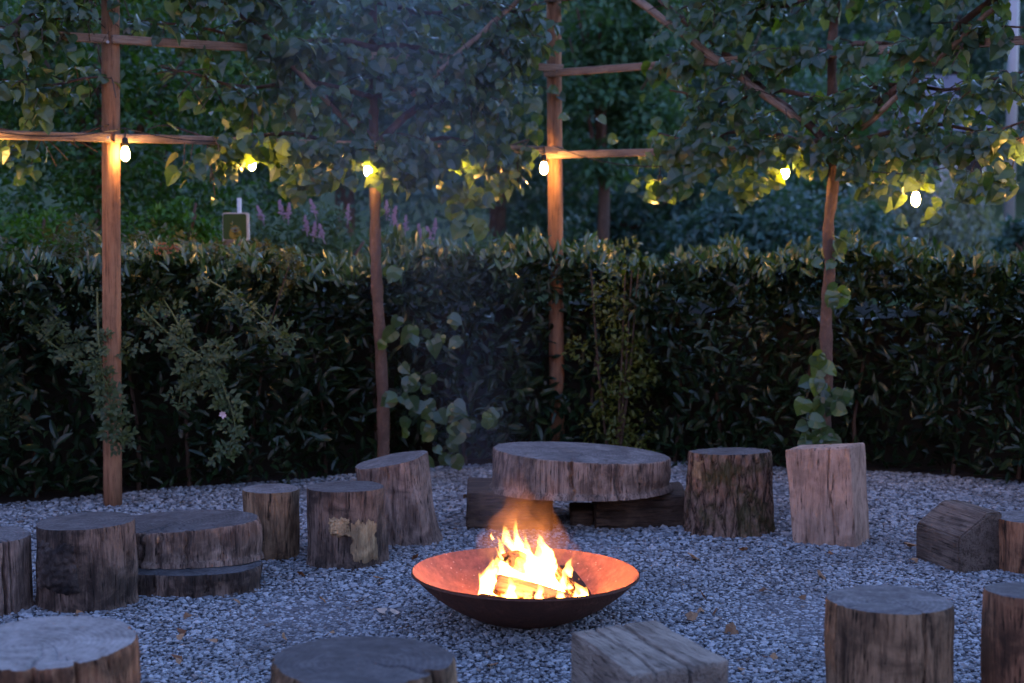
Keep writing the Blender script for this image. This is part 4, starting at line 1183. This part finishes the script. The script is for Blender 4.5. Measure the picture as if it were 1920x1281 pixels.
    tongue([(960, 1075), (1000, 1085), (1060, 1110)], .04, -.06, .8, seed=18)
    tongue([(940, 1120), (935, 1095), (945, 1072), (950, 1050)], .05, -.02, .7, seed=21)
    tongue([(905, 1124), (912, 1100), (908, 1078), (915, 1062)], .03, -.06, .7, seed=22)
    tongue([(1075, 1130), (1092, 1118), (1100, 1098)], .03, -.12, .7, seed=23)
    tongue([(1030, 1060), (1026, 1035), (1014, 1015), (1012, 1000)], .03, .1, .6, seed=24)
    for k in range(16):
        x = rf.uniform(900, 1090); y = 1112 - 46 * math.exp(-((x - 985) / 60) ** 2); hgt = rf.uniform(16, 60) * (1.3 if 930 < x < 1050 else .7); lean_ = rf.uniform(-14, 8)
        tongue([(x, y), (x + lean_ * .2 + rf.uniform(-5, 5), y - hgt * .4), (x + lean_ + rf.uniform(-4, 4), y - hgt * .75), (x + lean_ * 1.2 + rf.uniform(-7, 7), y - hgt)], rf.uniform(.008, .02), rf.uniform(-.14, .12), .7, seed=40 + k)
    for k, (pts_, w_) in enumerate((([(1000, 1060), (985, 1005), (972, 960), (960, 915), (945, 880)], .1), ([(940, 1040), (940, 990), (955, 945), (950, 900)], .07), ([(1030, 1060), (1035, 1010), (1020, 960), (1035, 915), (1020, 880)], .07),
                                     ([(975, 1030), (962, 985), (985, 940), (975, 895), (985, 865)], .06), ([(915, 1050), (905, 1015), (918, 985), (910, 955)], .04), ([(1062, 1070), (1078, 1040), (1070, 1010), (1085, 985)], .035), ([(1000, 1030), (1010, 980), (1000, 935), (1012, 905)], .05))):
        tongue(pts_, w_, .03 * (k % 3), .8, seed=60 + k, mat='hot_gas')
    for (x, y, dy, e) in ((955, 1068, .03, .26), (1012, 1072, .06, .36), (1062, 1092, -.03, .2), (985, 1100, -.24, .12)):
        ld = bpy.data.lights.new('fire_glow', 'POINT'); ld.energy = e * FIRE; ld.color = (1.0, 0.42, 0.15); ld.shadow_soft_size = .03
        lo = bpy.data.objects.new('fire_glow', ld); COL.objects.link(lo); lo.parent = root; lo.location = Pf(x, y, dy) - o
FIRE = .65
fire()

# ------------------------------------------------------------------ smoke rising from the fire
def smoke():
    pts = [(975, 1060, 6.05, .13), (955, 985, 6.15, .19), (930, 900, 6.4, .27), (890, 760, 6.9, .36), (850, 560, 7.4, .55), (800, 320, 7.9, .9), (740, 100, 8.2, 1.0), (700, -150, 8.5, 1.0)]
    P = [(at(x, y, Y), r) for x, y, Y, r in pts]; o = P[0][0].copy()
    t = NT('wood_smoke')
    tc = t.n('TexCoord'); sep = t.n('SeparateXYZ', {0: tc.outputs['Object']})
    H = P[-1][0].z - o.z
    # the plume's axis and radius as functions of height
    rp = t.ramp(t.math('DIVIDE', sep.outputs[2], H), [((p.z - o.z) / H, ((p.x - o.x) / 2 + .5, (p.y - o.y) / 5, r)) for p, r in P])
    ax = t.n('SeparateColor', {0: rp.outputs[0]})
    dx = t.math('SUBTRACT', sep.outputs[0], t.math('MULTIPLY', t.math('SUBTRACT', ax.outputs[0], .5), 2.0))
    dy = t.math('SUBTRACT', sep.outputs[1], t.math('MULTIPLY', ax.outputs[1], 5.0))
    nz = t.noise(t.coord((1, 1, .5)), 2.2, 4, 0.62, 0.9)
    q = t.math('DIVIDE', t.math('SQRT', t.math('ADD', t.math('MULTIPLY', dx, dx), t.math('MULTIPLY', dy, dy))), ax.outputs[2])
    q = t.math('ADD', q, t.math('MULTIPLY', t.math('SUBTRACT', nz.outputs[0], .5), 1.3))
    core = t.ramp(q, [(0.0, 1), (0.35, .62), (0.65, .2), (0.95, 0)], 'EASE')
    thin = t.ramp(t.math('DIVIDE', sep.outputs[2], H), [(0, 1.0), (.08, .6), (.17, .3), (.3, .13), (.6, .2), (1, .24)])
    d = t.math('MULTIPLY', t.math('MULTIPLY', core.outputs[0], thin.outputs[0]), SMOKE)
    m = t.vol(t.n('VolumePrincipled', {'Color': (.55, .68, .95, 1), 'Density': d, 'Anisotropy': .1}))
    mb = MB(); mb.tube([p - o for p, r in P], [r * 1.05 for p, r in P], 24)
    tag(mb.build('smoke', m, None, True, o), 'thin bluish smoke drifting up from the fire bowl', 'smoke', kind='stuff')
SMOKE = 0.42
smoke()

# ------------------------------------------------------------------ rose and bramble over the left part of the hedge
def rose():
    b = Vector((at(120, 900, 8.75).x, 8.95, 0))
    root = empty('rose_bush', b, 'arching rose canes with small leaflets trailing around the left post', 'shrub')
    rr = random.Random(3); o = Vector(b)
    canes = [[(0, 560, 8.75), (90, 640, 8.55), (170, 690, 8.42), (200, 720, 8.38), (215, 790, 8.36), (235, 815, 8.36)],
             [(182, 540, 8.7), (184, 620, 8.45), (190, 690, 8.4), (205, 760, 8.36), (228, 830, 8.36)],
             [(250, 560, 8.85), (320, 630, 8.65), (390, 680, 8.6), (420, 730, 8.55), (440, 800, 8.5), (420, 850, 8.5)],
             [(380, 520, 8.9), (450, 560, 8.75), (520, 620, 8.7), (545, 640, 8.68)],
             [(290, 540, 8.9), (330, 600, 8.7), (350, 660, 8.62), (335, 760, 8.6)],
             [(430, 640, 8.7), (400, 660, 8.62), (350, 720, 8.6)], [(0, 690, 8.75), (30, 740, 8.6), (15, 800, 8.6)], [(60, 560, 8.8), (110, 600, 8.65), (150, 640, 8.55), (240, 650, 8.5)]]
    P = []; D = []; N = []; S = []
    for c in canes:
        pts = [at(*p) for p in c]; fine = []
        for i in range(len(pts) - 1):
            for k in range(8):
                t = k / 8; p0 = pts[max(i-1, 0)]; p1 = pts[i]; p2 = pts[i+1]; p3 = pts[min(i+2, len(pts)-1)]
                fine.append(0.5 * ((2*p1) + (p2-p0)*t + (2*p0-5*p1+4*p2-p3)*t*t + (3*p1-p0-3*p2+p3)*t**3))
        fine.append(pts[-1])
        mb = MB(); mb.tube([p - o for p in fine], [.006 * (1 - .6 * i / len(fine)) for i in range(len(fine))], 6); mb.build('cane', M['stem'], root, True)
        for i, p in enumerate(fine):
            for _ in range(2 if i > 3 else 1):
                dd = Vector((rr.uniform(-1, 1), rr.uniform(-.9, .2), rr.uniform(-.8, .4)))
                P.append(p); D.append(dd); N.append(Vector((rr.uniform(-.4, .4), -.7, rr.uniform(.3, 1)))); S.append(rr.uniform(.07, .125))
    P, D, N, S = (np.array([list(v) for v in P]), np.array([list(v) for v in D]), np.array([list(v) for v in N]), np.array(S))
    foliage('rose', P, D, N, S, 'rose', root, 300)
    # one pale bloom
    mb = MB(); c = at(418, 778, 8.48) - o
    for k in range(7):
        a = k * 2.4; d = Vector((math.cos(a), -.4, math.sin(a))) * .014
        mb.add([c, c + d * .8 + Vector((-d.z, 0, d.x)) * .6, c + d * 1.6, c + d * .8 - Vector((-d.z, 0, d.x)) * .6], [(0, 1, 2, 3)])
    mb.build('flower', M['pink'], root)
    root2 = empty('bramble_bush', Vector((b.x + .3, 9.3, 0)), 'olive bramble mass spilling over the hedge top at left', 'shrub')
    cs = []; rs = []
    for i in range(60):
        x = rr.uniform(-80, 560); top = 455 + 30 * max(0, (x - 350) / 200)
        y = rr.uniform(top, 560 - .06 * max(0, x - 200)); p = at(x, y, 8.85 + rr.uniform(-.12, .3) + .9 * max(0, x) / 900); cs.append(list(p)); rs.append(rr.uniform(.08, .16))
    P, D, N = clump_leaves(cs, rs, 26, .4)
    foliage('rose', P, D, N, rng.uniform(.05, .1, len(P)), 'rosetop', root2, 280)
    for i in range(7):
        mb = MB(); x = rr.uniform(-1, 1)
        mb.tube([(x * .4, 0, 0), (x, -.1, .7), (x * 1.3, -.2, 1.3)], [.008, .006, .003], 5); mb.build('cane', M['twig'], root2)
    for k, (x, y) in enumerate(((305, 462), (318, 470), (330, 466), (296, 470))):
        mb = MB(); c = at(x, y, 8.8) - Vector(root2.location)
        for q in range(16):
            e = Vector((rr.uniform(-.02, .02), rr.uniform(-.02, .02), rr.uniform(-.02, .02)))
            mb.box(c + e, (.008, .008, .008))
        mb.build('seed_head', M['seed'], root2)
rose()

# ------------------------------------------------------------------ garden and trees beyond the hedge
def bg_tree(name, label, cx, Y, wpx, ytop, ybot, mat, clumps, per, leaf, seed, cat='tree', trunk=True, depth=.7, cr=None, kind='plain', droop=0):
    rg = np.random.default_rng(seed); rr = random.Random(seed)
    c = at(cx, (ytop + ybot) / 2, Y); s = F / Y
    hw = wpx / 2 / s; hh = (ybot - ytop) / 2 / s
    g = terr(Y)
    root = empty(name, (c.x, Y, g), label, cat, 'trees and shrubs beyond the hedge')
    cs = []; rs = []
    for i in range(clumps):
        d = rg.normal(0, 1, 3); d /= np.linalg.norm(d); q = rg.random() ** .45
        cs.append((c.x + d[0] * hw * q, Y + d[1] * hw * depth * q, c.z + d[2] * hh * q)); rs.append((cr or .3 * min(hw, hh)) * rg.uniform(.6, 1.3))
    P, D, N = clump_leaves(cs, rs, per, .45)
    if droop: D = D * .4 + np.array([0, 0, -droop])
    k = P[:, 2] > g + .02
    P, D, N = P[k], D[k], N[k]
    tag(leaf_batch('crown', kind, P, D, N, rg.uniform(leaf * .65, leaf * 1.25, len(P)), mat, root), kind=None)
    if trunk:
        o = Vector((c.x, Y, g)); mb = MB(); top = c.z + hh * .3 - g
        mb.tube([(0, 0, -.05), (.03, 0, top * .4), (-.04, .02, top)], [.05 * hw + .04, .04 * hw + .03, .02], 8); mb.build('trunk', M['trunk'], root, True)
        for i in range(4):
            e = Vector((rr.uniform(-.5, .5) * hw, rr.uniform(-.3, .3) * hw, top * rr.uniform(.9, 1.2))); z0 = top * rr.uniform(.35, .7)
            mb = MB(); mb.tube([(0, 0, z0), e * .5 + Vector((0, 0, z0 * .5 + .1)), e], [.02 * hw + .02, .02, .01], 6); mb.build('branch', M['trunk'], root, True)
    return root
bg_tree('hazel_tree', 'dark green broad bush filling the space behind the left post', 190, 12.6, 900, -160, 470, 'hazel', 150, 110, .085, 51, cr=.27)
bg_tree('hazel_shrub', 'fresh bright green shrub rising above the hedge right of the left post', 315, 11.4, 250, 385, 560, 'lime', 34, 90, .06, 52, 'shrub', cr=.12)
bg_tree('hazel_shrub', 'fresh green shrub behind the hedge at the left edge', 60, 11.2, 240, 400, 560, 'lime', 26, 80, .06, 53, 'shrub', cr=.12)
bd = bg_tree('buddleia_shrub', 'flowering buddleia with lilac spikes behind the hedge near the sign', 600, 12.2, 420, 395, 620, 'budd', 60, 90, .085, 54, 'shrub', cr=.17, kind='laurel')
bd2 = bg_tree('buddleia_shrub', 'lower lilac-flowered buddleia behind the hedge left of the middle post', 850, 12.6, 300, 445, 640, 'budd', 36, 90, .08, 55, 'shrub', cr=.17, kind='laurel')
def spikes(root, spots, Y):
    o = Vector(root.location); rr = random.Random(8)
    for x, y in spots:
        b = at(x, y, Y) - o; mb = MB(); d = Vector((rr.uniform(-.35, .35), -.2, 1)).normalized()
        for k in range(38):
            t = k / 38; q = b + d * (.11 * t) + Vector((rr.uniform(-1, 1), rr.uniform(-1, 1), rr.uniform(-.4, .4))) * .026 * (1.1 - t)
            mb.box(q, (.011, .011, .011))
        mb.tube([b - d * .05, b + d * .1], .003, 4); mb.build('flower_spike', M['lilac'], root)
spikes(bd, [(530, 402), (541, 408), (590, 400), (575, 432), (652, 410), (606, 446), (492, 412), (725, 402), (735, 412), (745, 430), (588, 442)], 11.75)
spikes(bd2, [(790, 446), (815, 436), (808, 450), (845, 482), (760, 430)], 12.1)
bg_tree('broadleaf_tree', 'dark tree behind the left linden crown', 640, 19, 700, -150, 420, 'far1_haze', 90, 110, .14, 61)
bg_tree('broadleaf_tree', 'blue-green tree behind the gap left of the middle post', 930, 22, 520, -160, 500, 'far1_haze', 80, 110, .15, 62)
bg_tree('broadleaf_tree', 'mid-green tree showing just right of the middle post', 1130, 20, 300, -140, 330, 'far2_haze', 70, 110, .14, 63)
bg_tree('broadleaf_tree', 'low dark tree above the hedge right of the middle post', 1180, 24, 560, 250, 640, 'far1_haze', 80, 110, .15, 64)
bg_tree('broadleaf_tree', 'dark tall tree behind the diagonal limb of the right linden', 1340, 26, 420, -170, 520, 'far1_haze', 90, 110, .17, 65)
bg_tree('broadleaf_tree', 'mid-green tree seen through the right linden crown', 1560, 30, 420, 60, 520, 'far2_haze', 70, 110, .19, 66)
bg_tree('broadleaf_tree', 'dark low tree between the right linden trunk and the willow', 1470, 19, 420, 330, 620, 'far1_haze', 70, 110, .13, 67)
bg_tree('willow_tree', 'grey-green rounded willow above the hedge at the right', 1730, 21, 330, 325, 640, 'willow', 110, 120, .1, 68, droop=.5, cr=.35)
bg_tree('broadleaf_tree', 'dark tree in the upper right corner', 1800, 40, 620, -190, 250, 'far1_haze', 90, 110, .24, 69)
bg_tree('broadleaf_tree', 'dark bush beside the willow at the right edge', 1925, 19, 110, 395, 560, 'far1_haze', 24, 80, .12, 70, 'shrub')
bg_tree('broadleaf_tree', 'tall dark tree far behind the left post', 300, 24, 800, -220, 350, 'far1_haze', 90, 110, .17, 71)
bg_tree('broadleaf_tree', 'far dark tree filling the skyline behind the lindens', 1080, 46, 900, -230, 420, 'far1_haze', 120, 110, .3, 72)
bg_tree('broadleaf_tree', 'far dark tree on the slope behind the right linden', 1560, 50, 700, -230, 400, 'far1_haze', 110, 110, .32, 73)
bg_tree('broadleaf_tree', 'far dark tree on the slope at the right edge', 2050, 48, 500, -200, 360, 'far1_haze', 80, 110, .3, 74)
bg_tree('broadleaf_tree', 'far dark tree on the slope at the left edge', -150, 34, 700, -250, 420, 'far1_haze', 90, 110, .22, 75)

# house roof glimpsed through the right crown
def house():
    Y = 36; a = at(1700, 230, Y); b = at(1862, 230, Y); g = terr(Y)
    root = empty('house', ((a.x + b.x) / 2, Y, g), 'slate-roofed house glimpsed through the right linden crown', 'house')
    w = (b.x - a.x) / 2; eave = a.z - g; ridge = at(1760, 140, Y + 2).z - g
    mb = MB(); mb.box((0, 2.1, eave / 2 - .2), (2 * w - .3, 4, eave - .3)); mb.build('wall', M['render_wall'], root)
    mb = MB(); mb.add([(-w, -.3, eave - .2), (w, -.3, eave - .2), (w * .8, 2.1, ridge), (-w * .8, 2.1, ridge), (-w, 4.5, eave - .2), (w, 4.5, eave - .2)],
                      [(0, 1, 2, 3), (3, 2, 5, 4), (0, 3, 4), (1, 5, 2), (0, 4, 5, 1)]); rf = mb.build('roof', M['slate'], root)
    for x in (-.5, .5):
        mb = MB(); mb.box((x * w, .06, eave * .55), (.7, .06, .9)); wd = mb.build('window', M['white_paint'], root)
        mb = MB(); mb.box((x * w, .02, eave * .55), (.56, .03, .76)); mb.build('pane', M['bulb_cap'], wd)
house()
def pole():
    Y = 24; p = at(1897, 205, Y); g = terr(Y)
    mb = MB(); mb.tube([(0, 0, -.1), (0, 0, 3), (-.02, 0, 7.5)], [.09, .08, .065], 14)
    tag(mb.build('utility_pole', M['galv'], None, True, (p.x, Y, g)), 'slim pale grey pole at the upper right edge', 'pole')
pole()
def sign():
    Y = 11.3; s = F / Y; b = at(446, 500, Y)
    root = empty('garden_sign', (b.x, Y, 0), 'small dark green sign with yellow emblem on a white post', 'sign')
    def lz(py): return at(446, py, Y).z
    def lx(px_): return at(px_, 440, Y).x - b.x
    mb = MB(); mb.tube([(lx(448), .03, -.05), (lx(448), .03, lz(371))], .016, 12); mb.build('post', M['white_paint'], root, True)
    def rrect(x0, x1, z0, z1, r, n_=5):
        out = []
        for cxx, czz, a0 in ((x1-r, z1-r, 0), (x0+r, z1-r, 90), (x0+r, z0+r, 180), (x1-r, z0+r, 270)):
            for k in range(n_ + 1):
                a = math.radians(a0 + 90 * k / n_); out.append((cxx + r * math.cos(a), czz + r * math.sin(a)))
        return out
    def plate(name, pts, y0, y1, mat, par):
        n_ = len(pts); mb = MB()
        mb.add([(x, y0, z) for x, z in pts] + [(x, y1, z) for x, z in pts], [tuple(range(n_)), tuple(range(n_, 2*n_))[::-1]] + [(i, n_+i, n_+(i+1) % n_, (i+1) % n_) for i in range(n_)])
        return mb.build(name, mat, par)
    bd_ = plate('board', rrect(lx(418), lx(468), lz(490), lz(399), .02), -.012, .012, M['white_paint'], root)
    plate('upper_panel', rrect(lx(419), lx(463), lz(449), lz(401), .014), -.016, -.0125, M['sign_green'], bd_)
    plate('lower_panel', rrect(lx(419), lx(463), lz(489), lz(449.5), .012), -.016, -.0125, M['sign_grey'], bd_)
    cx_, cz_ = lx(442), lz(436)
    plate('emblem', [(cx_ + .042 * math.cos(a) * (1 - .25 * math.sin(a)), cz_ + .05 * math.sin(a)) for a in [2 * math.pi * k / 24 for k in range(24)]], -.018, -.0162, M['sign_yellow'], bd_)
    plate('emblem', [(cx_ + .011 * math.cos(a), cz_ + .01 + .035 * math.sin(a)) for a in [2 * math.pi * k / 16 for k in range(16)]], -.02, -.0182, M['sign_red'], bd_)
    rr = random.Random(2)
    for k in range(5):
        z_ = lz(456 + 5 * k); x0 = lx(424 + rr.random() * 6)
        plate('text_line', [(x0, z_ - .004), (lx(452 + rr.random() * 8), z_ - .004), (lx(452 + rr.random() * 8), z_ + .002), (x0, z_ + .002)], -.018, -.0162, M['sign_yellow'] if k < 2 else M['sign_red'], bd_)
sign()

# ------------------------------------------------------------------ fallen leaves and bits on the gravel
def dry_leaves():
    me = []
    for q in range(4):
        rr = random.Random(q); v, t = LEAF['linden']; v = v[:14].copy(); t = np.array([f for f in t if max(f) < 14])
        v[:, 2] = v[:, 2] * .5 + .5 * (v[:, 0] ** 2) * (1 + q * .6) * np.sign(v[:, 0] + .3) + .14 * np.sin(v[:, 1] * (5 + q) + v[:, 0] * 4); v[:, 0] *= (.55, .8, .65, .9)[q]
        m_ = np_mesh('dry_leaf', v, t); m_.materials.append(M['dryleaf']); me.append(m_)
    rr = random.Random(12)
    spots = []
    fixed = [(440, 1135), (1215, 895), (1340, 1160), (1305, 1168), (1545, 1145), (1720, 1060), (1390, 1040), (1305, 1055), (400, 1213), (340, 1190), (850, 1000), (870, 940), (1455, 1240), (1700, 1030), (1560, 1045), (560, 1085), (600, 1130), (1440, 1115), (1510, 1130), (1380, 1190)]
    for x, y in fixed: spots.append(ground(x, y))
    while len(spots) < 70:
        x, y = rr.uniform(20, 1900), rr.uniform(900, 1275); p = ground(x, y)
        if (Vector((p.x, p.y)) - Vector((BC.x, BC.y))).length < .35: continue
        if p.y > hedge_y(p.x) - .05: continue
        spots.append(p)
    marks = [(BC.x, BC.y, .45, 'the fire bowl')]
    for ob in list(COL.objects):
        if ob.parent is None and ob.get('category') in ('stump', 'table', 'timber', 'wood slab') and ob.get('label'):
            marks.append((ob.location.x, ob.location.y, .2, 'the ' + ' '.join(ob['label'].split()[:4]).replace(' with', '').replace(' a', '').replace(' in', '').replace(' at', '')))
    def leaf_label(p, s):
        d = sorted(((math.hypot(p.x - x, p.y - y) - r_, x, y, nm) for x, y, r_, nm in marks), key=lambda k: k[0])[0]
        dx, dy = p.x - d[1], p.y - d[2]
        side = ('right of' if dx > 0 else 'left of') if abs(dx) > abs(dy) else ('behind' if dy > 0 else 'in front of')
        return '%s dry brown leaf on gravel %s %s' % ('tiny' if s < .03 else 'small' if s < .042 else 'larger', side, d[3])
    for i, p in enumerate(spots):
        o = link('dry_leaf', me[i % 4], None, None, (p.x, p.y, .021)); s = rr.uniform(.022, .05) * (1.25 if i < len(fixed) else 1)
        o.scale = (s, s, s); o.rotation_euler = (rr.uniform(-.5, .5), rr.uniform(-.5, .5), rr.uniform(0, 6.28))
        tag(o, leaf_label(p, s), 'leaf', 'dry leaves on the gravel')
    for i, (x, y, lb) in enumerate(((722, 1157, 'left one of two pale torn leaf scraps left of the fire bowl'), (742, 1158, 'right one of two pale torn leaf scraps left of the fire bowl'))):
        p = ground(x, y); m_ = me[i].copy(); m_.materials.clear(); m_.materials.append(M['paleleaf'])
        o = link('leaf_scrap', m_, None, None, (p.x, p.y, .024)); o.scale = (.05, .055, .05); o.rotation_euler = (.2, .1, 1.2 + i * 2.0); tag(o, lb, 'leaf')
    # pale pebble wedged between the two slabs
    bm = bmesh.new(); bmesh.ops.create_icosphere(bm, subdivisions=2, radius=.016)
    for v in bm.verts: v.co.z *= .75; v.co += v.normal * .002 * noise.noise(v.co * 90)
    m_ = bpy.data.meshes.new('pebble'); bm.to_mesh(m_); bm.free()
    q = ground(327, 1060, h_lo); 
    tag(link('pebble', m_, M['white_paint'], None, q + Vector((0, -.012, .01))), 'white pebble wedged between the two stacked slabs', 'pebble')
dry_leaves()
